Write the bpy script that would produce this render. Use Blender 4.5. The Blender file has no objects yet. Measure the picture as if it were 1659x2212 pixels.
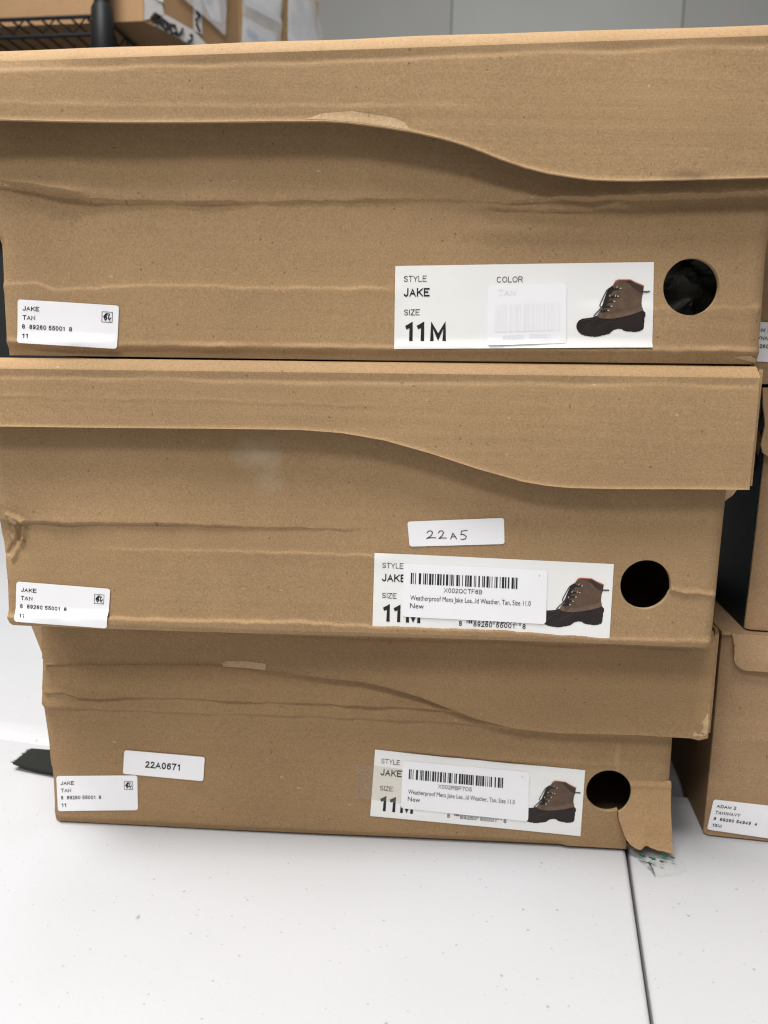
import bpy, math, random
import numpy as np
from mathutils import Vector, Matrix, noise
from mathutils.geometry import delaunay_2d_cdt
random.seed(7)
S = bpy.context.scene
R = math.radians

# ------------------------------------------------------------------ camera
TH, RO, CAMZ = R(9.176), R(1.428), 0.2433
fwd = Vector((0, math.cos(TH), -math.sin(TH))); e1 = Vector((1, 0, 0)); e2 = Vector((0, math.sin(TH), math.cos(TH)))
cx_ = e1 * math.cos(RO) + e2 * math.sin(RO); cy_ = -e1 * math.sin(RO) + e2 * math.cos(RO)
cam = bpy.data.cameras.new('camera'); cam.sensor_fit = 'VERTICAL'; cam.sensor_height = 24.0; cam.sensor_width = 18.0
cam.lens = 24.0 * 1725.0 / 2212.0; cam.clip_start = 0.01; cam.clip_end = 60
cam.dof.use_dof = True; cam.dof.focus_distance = 0.372; cam.dof.aperture_fstop = 9.0
co = bpy.data.objects.new('camera', cam); S.collection.objects.link(co)
co.matrix_world = Matrix(((cx_.x, cy_.x, -fwd.x, 0), (cx_.y, cy_.y, -fwd.y, 0), (cx_.z, cy_.z, -fwd.z, CAMZ), (0, 0, 0, 1)))
S.camera = co

# ------------------------------------------------------------------ light
W = bpy.data.worlds.new('World'); S.world = W; W.use_nodes = True
wn = W.node_tree; wt = wn.nodes.new('ShaderNodeTexCoord'); ws = wn.nodes.new('ShaderNodeSeparateXYZ'); wr = wn.nodes.new('ShaderNodeMapRange')
wr.inputs[1].default_value = -0.35; wr.inputs[2].default_value = 0.45; wr.inputs[3].default_value = 0.035; wr.inputs[4].default_value = 0.32     # room: dim below, pale ceiling above
wn.links.new(wt.outputs['Generated'], ws.inputs[0]); wn.links.new(ws.outputs['Z'], wr.inputs[0]); wn.links.new(wr.outputs[0], wn.nodes['Background'].inputs[1])
wn.nodes['Background'].inputs[0].default_value = (1.0, 0.99, 0.975, 1)
def area(name, loc, target, sx, sy, power, col=(1, 0.98, 0.955)):
    l = bpy.data.lights.new(name, 'AREA'); l.shape = 'RECTANGLE'; l.size = sx; l.size_y = sy; l.energy = power; l.color = col
    o = bpy.data.objects.new(name, l); S.collection.objects.link(o); o.location = loc
    o.rotation_euler = (Vector(target) - Vector(loc)).to_track_quat('-Z', 'Y').to_euler()
area('ceiling_or_fill_lamp', (-0.40, -0.04, 1.85), (-0.1, 0.25, 0.0), 1.2, 0.35, 50)
area('ceiling_or_fill_lamp', (-0.95, -1.40, 2.05), (0.0, 0.3, 0.1), 1.2, 0.35, 30)  # added fill lamp, lifts the box fronts
area('ceiling_or_fill_lamp', (-0.5, 0.75, 2.1), (-0.3, 0.75, 0.0), 1.3, 0.5, 13)  # added lamp to light the background and the rear tables
area('ceiling_or_fill_lamp', (0.6, 2.6, 2.6), (0.6, 2.9, 0.0), 1.3, 0.5, 9)
S.view_settings.view_transform = 'Standard'; S.view_settings.look = 'None'
S.cycles.filter_width = 1.15
S.view_settings.exposure = 0.0; S.view_settings.gamma = 1.0; S.view_settings.use_curve_mapping = False

# ------------------------------------------------------------------ helpers
def link(name, me, parent=None, mats=()):
    o = bpy.data.objects.new(name, me); S.collection.objects.link(o)
    if parent is not None: o.parent = parent
    for m in mats: me.materials.append(m)
    return o
def tag(o, label=None, cat=None, group=None, kind=None):
    for k, v in (('label', label), ('category', cat), ('group', group), ('kind', kind)):
        if v: o[k] = v
    return o
def empty(name, loc, rz=0):
    o = bpy.data.objects.new(name, None); S.collection.objects.link(o); o.location = loc; o.rotation_euler = (0, 0, rz); o.empty_display_size = 0.05
    return o
class MB:
    def __init__(s): s.v = []; s.f = []; s.m = []; s.sm = []
    def add(s, vs, fs, mat=0, smooth=False):
        b = len(s.v); s.v += [tuple(p) for p in vs]
        for f in fs: s.f.append([i + b for i in f]); s.m.append(mat); s.sm.append(smooth)
    def box(s, a, b, mat=0, M=None):
        (x0, y0, z0), (x1, y1, z1) = a, b
        vs = [Vector(p) for p in ((x0, y0, z0), (x1, y0, z0), (x1, y1, z0), (x0, y1, z0), (x0, y0, z1), (x1, y0, z1), (x1, y1, z1), (x0, y1, z1))]
        if M is not None: vs = [M @ p for p in vs]
        s.add(vs, [(0, 3, 2, 1), (4, 5, 6, 7), (0, 1, 5, 4), (1, 2, 6, 5), (2, 3, 7, 6), (3, 0, 4, 7)], mat)
    def hexa(s, lo, hi, mat=0):          # two quads of four points each, joined
        s.add(list(lo) + list(hi), [(0, 3, 2, 1), (4, 5, 6, 7), (0, 1, 5, 4), (1, 2, 6, 5), (2, 3, 7, 6), (3, 0, 4, 7)], mat)
    def prism(s, poly, z0, z1, mat=0):
        n = len(poly); vs = [(p[0], p[1], z0) for p in poly] + [(p[0], p[1], z1) for p in poly]
        s.add(vs, [tuple(range(n))[::-1], tuple(range(n, 2 * n))] + [(i, (i + 1) % n, n + (i + 1) % n, n + i) for i in range(n)], mat)
    def tube(s, pts, r, mat=0, n=8, smooth=True):
        pts = [Vector(p) for p in pts]; rings = []
        for i, p in enumerate(pts):
            t = (pts[min(i + 1, len(pts) - 1)] - pts[max(i - 1, 0)]).normalized()
            u = t.cross(Vector((0.13, 0.21, 1))).normalized(); w = t.cross(u); rr = r[i] if isinstance(r, (list, tuple)) else r
            rings.append([p + (u * math.cos(2 * math.pi * k / n) + w * math.sin(2 * math.pi * k / n)) * rr for k in range(n)])
        vs = [q for g in rings for q in g]
        fs = [(i * n + k, i * n + (k + 1) % n, (i + 1) * n + (k + 1) % n, (i + 1) * n + k) for i in range(len(pts) - 1) for k in range(n)]
        s.add(vs, fs, mat, smooth); s.add(rings[0], [tuple(range(n))], mat); s.add(rings[-1], [tuple(range(n))], mat)
    def mesh(s, name):
        me = bpy.data.meshes.new(name); me.from_pydata(s.v, [], s.f)
        me.polygons.foreach_set('material_index', s.m); me.polygons.foreach_set('use_smooth', s.sm); me.update()
        return me
def sig(x): return 1 / (1 + math.exp(-max(-40, min(40, x))))
def pip(x, y, poly):
    c = False; j = len(poly) - 1
    for i in range(len(poly)):
        xi, yi = poly[i]; xj, yj = poly[j]
        if (yi > y) != (yj > y) and x < (xj - xi) * (y - yi) / (yj - yi) + xi: c = not c
        j = i
    return c
def resample(poly, step):
    out = []
    for i in range(len(poly)):
        a = Vector(poly[i]); b = Vector(poly[(i + 1) % len(poly)]); n = max(1, int((b - a).length / step + 0.5))
        out += [tuple(a.lerp(b, k / n)) for k in range(n)]
    return out
def panel(mb, outline, holes=(), surf=None, du=.0035, dv=.0007, thick=.0018, mat=0, rim=None, step=.003, backmat=None, lines=(), dense=None):
    """A sheet with an outline, holes and a relief. surf(u, v) gives how far the sheet stands out towards -y."""
    surf = surf or (lambda u, v: 0.0)
    outline = resample(outline, step); holes = [resample(h, step / 2) for h in holes]
    us = [p[0] for p in outline]; vs_ = [p[1] for p in outline]
    u0, u1, v0, v1 = min(us), max(us), min(vs_), max(vs_)
    pts = []; ed = []
    rnd = random.Random(3)
    nx, ny = max(1, int((u1 - u0) / du)), max(1, int((v1 - v0) / dv))
    for i in range(1, nx):
        for j in range(1, ny):
            pts.append(Vector((u0 + (i + rnd.uniform(-.02, .02)) * (u1 - u0) / nx, v0 + (j + rnd.uniform(-.02, .02)) * (v1 - v0) / ny)))
    if dense:
        (da, db, dc, dd_) = dense; gg = .0007
        for i in range(int((db - da) / gg)):
            for j in range(int((dd_ - dc) / gg)):
                p = (da + (i + rnd.uniform(.3, .7)) * gg, dc + (j + rnd.uniform(.3, .7)) * gg)
                if pip(p[0], p[1], outline): pts.append(Vector(p))
    for y in lines:
        n = int((u1 - u0) / .0025)
        for i in range(1, n):
            u = u0 + (u1 - u0) * i / n; c = y(u)
            if c is None: continue
            for o in (-.0011, -.0007, -.00045, -.0002, .00005, .0003, .00055, .0008): 
                if v0 + .0004 < c + o < v1 - .0004: pts.append(Vector((u + o * .3, c + o)))
    for lp in [outline] + list(holes):
        b = len(pts); pts += [Vector(p) for p in lp]; n = len(lp); ed += [(b + k, b + (k + 1) % n) for k in range(n)]
    ov, oe, of, _, _, _ = delaunay_2d_cdt(pts, ed, [], 0, 1e-8)
    keep = []
    for f in of:
        x = sum(ov[i][0] for i in f) / 3; y = sum(ov[i][1] for i in f) / 3
        if pip(x, y, outline) and not any(pip(x, y, h) for h in holes): keep.append(tuple(f))
    used = sorted({i for f in keep for i in f}); ix = {k: n for n, k in enumerate(used)}
    F = [(ov[k][0], -surf(ov[k][0], ov[k][1]), ov[k][1]) for k in used]; Bk = [(p[0], p[1] + thick, p[2]) for p in F]
    fs = []
    for f in keep:
        a, b, c = (ov[i] for i in f); cr = (b[0] - a[0]) * (c[1] - a[1]) - (b[1] - a[1]) * (c[0] - a[0])
        f = tuple(ix[i] for i in f); fs.append(f if cr > 0 else f[::-1])
    mb.add(F, fs, mat, True)
    if thick <= 0: return
    mb.add(Bk, [f[::-1] for f in fs], mat if backmat is None else backmat, True)
    cnt = {}
    for f in fs:
        for k in range(3):
            e = (f[k], f[(k + 1) % 3]); cnt[e] = 1
    rv = []; rf = []
    for (a, b) in cnt:
        if (b, a) not in cnt:
            n = len(rv); rv += [F[a], F[b], Bk[b], Bk[a]]; rf.append((n + 1, n, n + 3, n + 2))
    mb.add(rv, rf, mat if rim is None else rim, False)

# ------------------------------------------------------------------ materials
def new_mat(name):
    m = bpy.data.materials.new(name); m.use_nodes = True; nt = m.node_tree; return m, nt, nt.nodes['Principled BSDF']
def N(nt, t, **kw):
    n = nt.nodes.new(t)
    for k, v in kw.items():
        if k.startswith('i_'): n.inputs[int(k[2:]) if k[2:].isdigit() else k[2:]].default_value = v
        else: setattr(n, k, v)
    return n
def math_(nt, op, a, b=None, clamp=False):
    n = nt.nodes.new('ShaderNodeMath'); n.operation = op; n.use_clamp = clamp
    for i, x in enumerate((a, b)):
        if x is None: continue
        if isinstance(x, (int, float)): n.inputs[i].default_value = x
        else: nt.links.new(x, n.inputs[i])
    return n.outputs[0]
def mix(nt, fac, a, b, mode='MIX'):
    n = nt.nodes.new('ShaderNodeMix'); n.data_type = 'RGBA'; n.blend_type = mode
    for k, x in ((0, fac), (6, a), (7, b)):
        if isinstance(x, (int, float)): n.inputs[k].default_value = x
        elif isinstance(x, tuple): n.inputs[k].default_value = (*x, 1)
        else: nt.links.new(x, n.inputs[k])
    return n.outputs[2]
def ramp(nt, x, a, b):          # linear map of x from a..b to 0..1, clamped
    n = nt.nodes.new('ShaderNodeMapRange'); n.clamp = True; nt.links.new(x, n.inputs[0]); n.inputs[1].default_value = a; n.inputs[2].default_value = b
    return n.outputs[0]
def coords(nt, scale=(1, 1, 1), shift=True):
    tc = nt.nodes.new('ShaderNodeTexCoord'); mp = nt.nodes.new('ShaderNodeMapping'); mp.inputs['Scale'].default_value = scale
    nt.links.new(tc.outputs['Object'], mp.inputs['Vector'])
    if shift:
        oi = nt.nodes.new('ShaderNodeObjectInfo'); s = math_(nt, 'MULTIPLY', oi.outputs['Random'], 7.3)
        c = nt.nodes.new('ShaderNodeCombineXYZ'); nt.links.new(s, c.inputs[0]); nt.links.new(s, c.inputs[1]); nt.links.new(s, c.inputs[2]); nt.links.new(c.outputs[0], mp.inputs['Location'])
    return mp.outputs['Vector']
def coords2(nt, scale=(1, 1)):      # the panel's own width and height as a flat pair
    tc = nt.nodes.new('ShaderNodeTexCoord'); sp = nt.nodes.new('ShaderNodeSeparateXYZ'); nt.links.new(tc.outputs['Object'], sp.inputs[0])
    oi = nt.nodes.new('ShaderNodeObjectInfo'); c = nt.nodes.new('ShaderNodeCombineXYZ'); r = math_(nt, 'MULTIPLY', oi.outputs['Random'], 7.3)
    nt.links.new(math_(nt, 'ADD', math_(nt, 'MULTIPLY', sp.outputs[0], scale[0]), r), c.inputs[0]); nt.links.new(math_(nt, 'ADD', math_(nt, 'MULTIPLY', math_(nt, 'ADD', sp.outputs[2], math_(nt, 'MULTIPLY', sp.outputs[1], .7)), scale[1]), r), c.inputs[1])
    return c.outputs[0]
def noise_(nt, vec, scale, detail=3, rough=.55):
    n = N(nt, 'ShaderNodeTexNoise'); n.inputs['Scale'].default_value = scale; n.inputs['Detail'].default_value = detail; n.inputs['Roughness'].default_value = rough
    nt.links.new(vec, n.inputs['Vector']); return n.outputs['Fac']
def specks(nt, vec, scale, gate, size):      # sparse dots of uneven size: 1 inside a dot
    v = N(nt, 'ShaderNodeTexVoronoi'); v.voronoi_dimensions = '2D'; v.inputs['Scale'].default_value = scale; nt.links.new(vec, v.inputs['Vector'])
    sp = nt.nodes.new('ShaderNodeSeparateColor'); nt.links.new(v.outputs['Color'], sp.inputs[0])
    r = math_(nt, 'MULTIPLY', math_(nt, 'SUBTRACT', sp.outputs[0], gate, True), size / (1 - gate))
    return math_(nt, 'MULTIPLY', math_(nt, 'SUBTRACT', r, v.outputs['Distance']), 14.0, True)
def kraft(name, col=(.368, .241, .127), stains=(), rough=.82):
    m, nt, b = new_mat(name); L = nt.links.new
    v = coords(nt)
    c = mix(nt, ramp(nt, noise_(nt, v, 14, 3), .25, .75), tuple(x * .90 for x in col), tuple(x * 1.08 for x in col))
    st = noise_(nt, coords(nt, (9, 9, 330)), 1.0, 2)
    c = mix(nt, ramp(nt, st, .3, .7), c, mix(nt, 1.0, c, (.965, .96, .95), 'MULTIPLY'))
    fb = noise_(nt, v, 1150, 2, .6)
    c = mix(nt, ramp(nt, fb, .38, .66), mix(nt, 1.0, c, (.89, .88, .86), 'MULTIPLY'), mix(nt, 1.0, c, (1.08, 1.08, 1.08), 'MULTIPLY'))
    c = mix(nt, ramp(nt, noise_(nt, v, 230, 3, .6), .35, .65), mix(nt, 1.0, c, (.955, .95, .94), 'MULTIPLY'), c)
    f2 = noise_(nt, coords(nt, (420, 420, 1500)), 1.0, 1)
    c = mix(nt, math_(nt, 'MULTIPLY', ramp(nt, f2, .64, .76), .45), c, tuple(x * .55 for x in col))
    c = mix(nt, math_(nt, 'MULTIPLY', ramp(nt, noise_(nt, coords(nt, (1400, 900, 500)), 1.0, 1), .66, .76), .30), c, tuple(min(1, x * 1.5) for x in col))
    c = mix(nt, math_(nt, 'MULTIPLY', specks(nt, coords2(nt), 190, .84, .13), .6), c, (.09, .055, .03))
    c = mix(nt, math_(nt, 'MULTIPLY', specks(nt, coords2(nt, (1, 1.9)), 110, .965, .13), .4), c, (.64, .49, .33))
    c = mix(nt, math_(nt, 'MULTIPLY', specks(nt, coords2(nt, (1, 1)), 45, .95, .045), .8), c, (.05, .03, .02))
    c = mix(nt, math_(nt, 'MULTIPLY', specks(nt, coords2(nt, (2.6, .9)), 190, .86, .16), .45), c, (.14, .09, .05))
    for (u, w, ru, rw, sc, k) in stains:
        mp = nt.nodes.new('ShaderNodeMapping'); tc = nt.nodes.new('ShaderNodeTexCoord'); L(tc.outputs['Object'], mp.inputs['Vector'])
        mp.inputs['Scale'].default_value = (1 / ru, 0, 1 / rw); mp.inputs['Location'].default_value = (-u / ru, 0, -w / rw)
        ln = nt.nodes.new('ShaderNodeVectorMath'); ln.operation = 'LENGTH'; L(mp.outputs[0], ln.inputs[0])
        e = math_(nt, 'ADD', ln.outputs['Value'], math_(nt, 'MULTIPLY', noise_(nt, v, 160, 3), .9))
        c = mix(nt, math_(nt, 'MULTIPLY', ramp(nt, e, 1.35, .55), k), c, sc)
    L(c, b.inputs['Base Color']); b.inputs['Roughness'].default_value = rough; b.inputs['Specular IOR Level'].default_value = .25
    bp = N(nt, 'ShaderNodeBump'); bp.inputs['Strength'].default_value = .5; bp.inputs['Distance'].default_value = .0006
    hh = math_(nt, 'ADD', math_(nt, 'MULTIPLY', fb, .25), math_(nt, 'MULTIPLY', noise_(nt, coords(nt, (14, 14, 420)), 1.0, 2), .28))
    L(hh, bp.inputs['Height']); L(bp.outputs[0], b.inputs['Normal'])
    return m
def plain(name, col, rough=.6, spec=.4, var=.06, scale=40, bump=0.0, bscale=300, metal=0.0):
    m, nt, b = new_mat(name); v = coords(nt)
    c = mix(nt, ramp(nt, noise_(nt, v, scale, 3), .3, .7), tuple(x * (1 - var) for x in col), tuple(min(1, x * (1 + var)) for x in col))
    nt.links.new(c, b.inputs['Base Color']); b.inputs['Roughness'].default_value = rough; b.inputs['Specular IOR Level'].default_value = spec; b.inputs['Metallic'].default_value = metal
    if bump:
        bp = N(nt, 'ShaderNodeBump'); bp.inputs['Strength'].default_value = bump; bp.inputs['Distance'].default_value = .001
        nt.links.new(noise_(nt, v, bscale, 3), bp.inputs['Height']); nt.links.new(bp.outputs[0], b.inputs['Normal'])
    return m
def clear(name, tint=(1, 1, 1), white=.12, gloss=.25, rough=.12, bump=.4, bscale=90):
    m, nt, b = new_mat(name); nt.nodes.remove(b); L = nt.links.new; out = nt.nodes['Material Output']
    tr = N(nt, 'ShaderNodeBsdfTransparent'); tr.inputs[0].default_value = (*tint, 1)
    df = N(nt, 'ShaderNodeBsdfDiffuse'); df.inputs[0].default_value = (.85, .85, .85, 1)
    gl = N(nt, 'ShaderNodeBsdfGlossy'); gl.inputs['Roughness'].default_value = rough
    bp = N(nt, 'ShaderNodeBump'); bp.inputs['Strength'].default_value = bump; bp.inputs['Distance'].default_value = .004
    L(noise_(nt, coords(nt), bscale, 3), bp.inputs['Height']); L(bp.outputs[0], gl.inputs['Normal'])
    a = N(nt, 'ShaderNodeMixShader'); a.inputs[0].default_value = white; L(tr.outputs[0], a.inputs[1]); L(df.outputs[0], a.inputs[2])
    c = N(nt, 'ShaderNodeMixShader'); c.inputs[0].default_value = gloss * .3; L(a.outputs[0], c.inputs[1]); L(gl.outputs[0], c.inputs[2]); L(c.outputs[0], out.inputs['Surface'])
    return m
def table_mat(name):
    m, nt, b = new_mat(name); L = nt.links.new; v = coords(nt)
    c = mix(nt, ramp(nt, noise_(nt, v, 5, 3), .3, .7), (.450, .457, .475), (.485, .490, .506))
    c = mix(nt, math_(nt, 'MULTIPLY', ramp(nt, noise_(nt, v, 30, 4, .7), .60, .80), .16), c, (.42, .42, .42))
    flat = coords(nt, (1, 1, 0))
    c = mix(nt, math_(nt, 'MULTIPLY', specks(nt, flat, 62, .50, .064), .9), c, (.16, .155, .15))
    c = mix(nt, math_(nt, 'MULTIPLY', specks(nt, flat, 125, .55, .095), .65), c, (.26, .25, .24))
    c = mix(nt, math_(nt, 'MULTIPLY', specks(nt, coords(nt, (1, .45, 0)), 24, .80, .042), .9), c, (.12, .11, .11))
    L(c, b.inputs['Base Color']); b.inputs['Roughness'].default_value = .48; b.inputs['Specular IOR Level'].default_value = .35
    bp = N(nt, 'ShaderNodeBump'); bp.inputs['Strength'].default_value = .25; bp.inputs['Distance'].default_value = .0005
    L(noise_(nt, v, 420, 3), bp.inputs['Height']); L(bp.outputs[0], b.inputs['Normal'])
    return m
M_INK = plain('black_ink', (.016, .015, .017), .5, .3)
M_PAPER = plain('label_paper', (.80, .795, .775), .45, .4, .02, 30)
M_STICK = plain('sticker_paper', (.84, .84, .855), .4, .4, .015, 40)
M_FAINT = plain('faint_print', (.795, .795, .815), .45, .4, .02)
M_PEN = plain('ballpoint_ink', (.06, .06, .07), .5, .3)
M_RED = plain('red_ink', (.75, .18, .2), .5, .3)
M_RUB = plain('boot_rubber_print', (.022, .016, .015), .45, .3, .2, 250)
M_RUBL = plain('boot_rubber_light_print', (.045, .036, .034), .45, .3, .1, 250)
M_SUEDE = plain('boot_suede_print', (.105, .066, .043), .5, .3, .18, 350)
M_SUEDEL = plain('boot_suede_light_print', (.145, .092, .064), .5, .3, .15, 350)
M_COLLAR = plain('boot_collar_print', (.045, .030, .025), .5, .3, .15, 250)
M_ORANGE = plain('boot_lining_print', (.42, .13, .07), .5, .3)
M_EYE = plain('boot_eyelet_print', (.50, .44, .38), .5, .3)
M_EDGE = kraft('cardboard_cut_edge', (.47, .33, .19))
M_TORN = kraft('torn_cardboard', (.52, .37, .215))
M_TAPE = clear('clear_tape', (.93, .91, .86), .05, .10, .2, .15)

# ------------------------------------------------------------------ writing
_tc = {}
def text_tris(s, bold=0.0):
    k = (s, bold)
    if k not in _tc:
        cu = bpy.data.curves.new('t', 'FONT'); cu.body = s; cu.size = 1.0; cu.offset = bold; cu.resolution_u = 3
        o = bpy.data.objects.new('t', cu); S.collection.objects.link(o); dg = bpy.context.evaluated_depsgraph_get(); dg.update()
        me = o.evaluated_get(dg).to_mesh(); vs = [(v.co.x, v.co.y) for v in me.vertices]; fs = [tuple(p.vertices) for p in me.polygons]
        o.evaluated_get(dg).to_mesh_clear(); bpy.data.objects.remove(o); bpy.data.curves.remove(cu); _tc[k] = (vs, fs)
    return _tc[k]
_h = {}
def cap(bold):
    if bold not in _h: vs, _ = text_tris('H', bold); _h[bold] = (min(v[1] for v in vs), max(v[1] for v in vs))
    return _h[bold]
def arc_(cx, cy, rx, ry, a0, a1, n=14): return [(cx + rx * math.cos(R(a0 + (a1 - a0) * i / n)), cy + ry * math.sin(R(a0 + (a1 - a0) * i / n))) for i in range(n + 1)]
S_ = [(.95, .76), (.86, .93), (.5, 1), (.16, .93), (.04, .76), (.14, .61), (.5, .52), (.86, .41), (.97, .25), (.86, .07), (.5, 0), (.13, .07), (.03, .25)]
SIX = [(.94, .77), (.82, .94), (.5, 1), (.2, .9), (.05, .62), (.02, .32), (.15, .08), (.5, 0), (.85, .09), (.98, .31), (.85, .55), (.5, .62), (.18, .54), (.03, .34)]
GLYPH = {   # capital letters and figures of a plain grotesque: (width, strokes) in cap-height units
 'A': (.76, [[(0, 0), (.5, 1), (1, 0)], [(.19, .32), (.81, .32)]]), 'B': (.68, [[(0, .5), (.6, .5)] + arc_(.6, .75, .36, .25, -90, 90)[1:] + [(0, 1), (0, 0), (.6, 0)] + arc_(.6, .25, .4, .25, -90, 90)[1:]]),
 'C': (.74, [arc_(.5, .5, .5, .5, 40, 320, 24)]), 'D': (.72, [[(.4, 0), (0, 0), (0, 1), (.4, 1)] + arc_(.4, .5, .6, .5, 90, -90)[1:]]),
 'E': (.64, [[(1, 0), (0, 0), (0, 1), (1, 1)], [(0, .52), (.92, .52)]]), 'F': (.60, [[(0, 0), (0, 1), (1, 1)], [(0, .50), (.88, .50)]]), 'I': (.0, [[(0, 0), (0, 1)]]), 'J': (.52, [[(1, 1), (1, .3)] + arc_(.5, .3, .5, .3, 0, -180)[1:]]),
 'K': (.70, [[(0, 0), (0, 1)], [(1, 1), (0, .36)], [(.33, .57), (1, 0)]]), 'L': (.56, [[(0, 1), (0, 0), (1, 0)]]), 'M': (.84, [[(0, 0), (0, 1), (.5, .04), (1, 1), (1, 0)]]), 'N': (.72, [[(0, 0), (0, 1), (1, 0), (1, 1)]]),
 'O': (.80, [arc_(.5, .5, .5, .5, 0, 360, 30)]), 'P': (.66, [[(0, 0), (0, 1), (.55, 1)] + arc_(.55, .74, .45, .26, 90, -90)[1:] + [(0, .48)]]), 'Q': (.80, [arc_(.5, .5, .5, .5, 0, 360, 30), [(.6, .25), (.98, -.02)]]),
 'R': (.70, [[(0, 0), (0, 1), (.58, 1)] + arc_(.58, .75, .4, .25, 90, -90)[1:] + [(0, .5)], [(.55, .5), (1, 0)]]), 'S': (.68, [S_]), 'T': (.64, [[(0, 1), (1, 1)], [(.5, 1), (.5, 0)]]), 'V': (.72, [[(0, 1), (.5, 0), (1, 1)]]), 'X': (.72, [[(0, 0), (1, 1)], [(0, 1), (1, 0)]]),
 'Y': (.72, [[(0, 1), (.5, .44), (1, 1)], [(.5, .46), (.5, 0)]]), 'Z': (.64, [[(0, 1), (1, 1), (0, 0), (1, 0)]]), '/': (.34, [[(0, -.03), (1, 1.03)]]),
 '0': (.56, [arc_(.5, .5, .5, .5, 0, 360, 26)]), '1': (.30, [[(0, .74), (.5, .82), (1, 1), (1, 0)]]), '2': (.56, [[(.04, .70), (.13, .91), (.5, 1), (.88, .91), (.96, .72), (.84, .52), (.38, .25), (.02, 0), (1, 0)]]),
 '3': (.56, [[(.05, .76), (.18, .94), (.5, 1), (.84, .92), (.92, .74), (.8, .58), (.42, .53), (.82, .47), (1, .28), (.88, .08), (.5, 0), (.12, .07), (.02, .25)]]), '4': (.58, [[(.74, 0), (.74, 1), (0, .28), (1, .28)]]),
 '5': (.56, [[(.92, 1), (.18, 1), (.06, .48), (.28, .60), (.55, .64), (.88, .55), (1, .32), (.88, .09), (.5, 0), (.12, .08), (.0, .25)]]), '6': (.56, [SIX]), '7': (.56, [[(0, 1), (1, 1), (.6, .52), (.36, 0)]]),
 '8': (.56, [arc_(.5, .76, .43, .24, 0, 360, 22), arc_(.5, .26, .5, .26, 0, 360, 22)]), '9': (.56, [[(1 - x, 1 - y) for x, y in SIX]]), ' ': (.16, [])}
def ribbon(pts, t):
    P = [Vector(p) for p in pts]; n = len(P); closed = (P[0] - P[-1]).length < 1e-5; vs = []
    for i in range(n):
        a = P[i - 1] if i else (P[-2] if closed else None); b = P[i + 1] if i < n - 1 else (P[1] if closed else None)
        d1 = (P[i] - a).normalized() if a is not None else None; d2 = (b - P[i]).normalized() if b is not None else None
        d1 = d1 if d1 is not None else d2; d2 = d2 if d2 is not None else d1
        n1 = Vector((-d1.y, d1.x)); n2 = Vector((-d2.y, d2.x)); m = n1 + n2
        m = m.normalized() if m.length > .05 else n1
        k = min(2.2, 1 / max(.2, m.dot(n1))); vs += [tuple(P[i] + m * t / 2 * k), tuple(P[i] - m * t / 2 * k)]
    return vs, [(2 * i, 2 * i + 1, 2 * i + 3, 2 * i + 2) for i in range(n - 1)]
def grotesque(s, t, gap=.20):
    x = 0.0; V = []; F = []
    for c in s:
        w, st = GLYPH[c]
        for pl in st:
            q = [Vector((x + t / 2 + px * w, t / 2 + py * (1 - t))) for px, py in pl]
            if pl[0][1] in (0, 1) and (q[0] - q[-1]).length > 1e-5: q[0] = q[0] + (q[0] - q[1]).normalized() * t * .8      # strokes run out to the base line and the cap line
            if pl[-1][1] in (0, 1) and (q[0] - q[-1]).length > 1e-5: q[-1] = q[-1] + (q[-1] - q[-2]).normalized() * t * .8
            vs, fs = ribbon(q, t); b = len(V); V += [(p[0], p[1] if c in '/Q' else min(1.0, max(0.0, p[1]))) for p in vs]; F += [tuple(i + b for i in f) for f in fs]
        x += w + t + gap * .8
    return V, F
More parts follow.
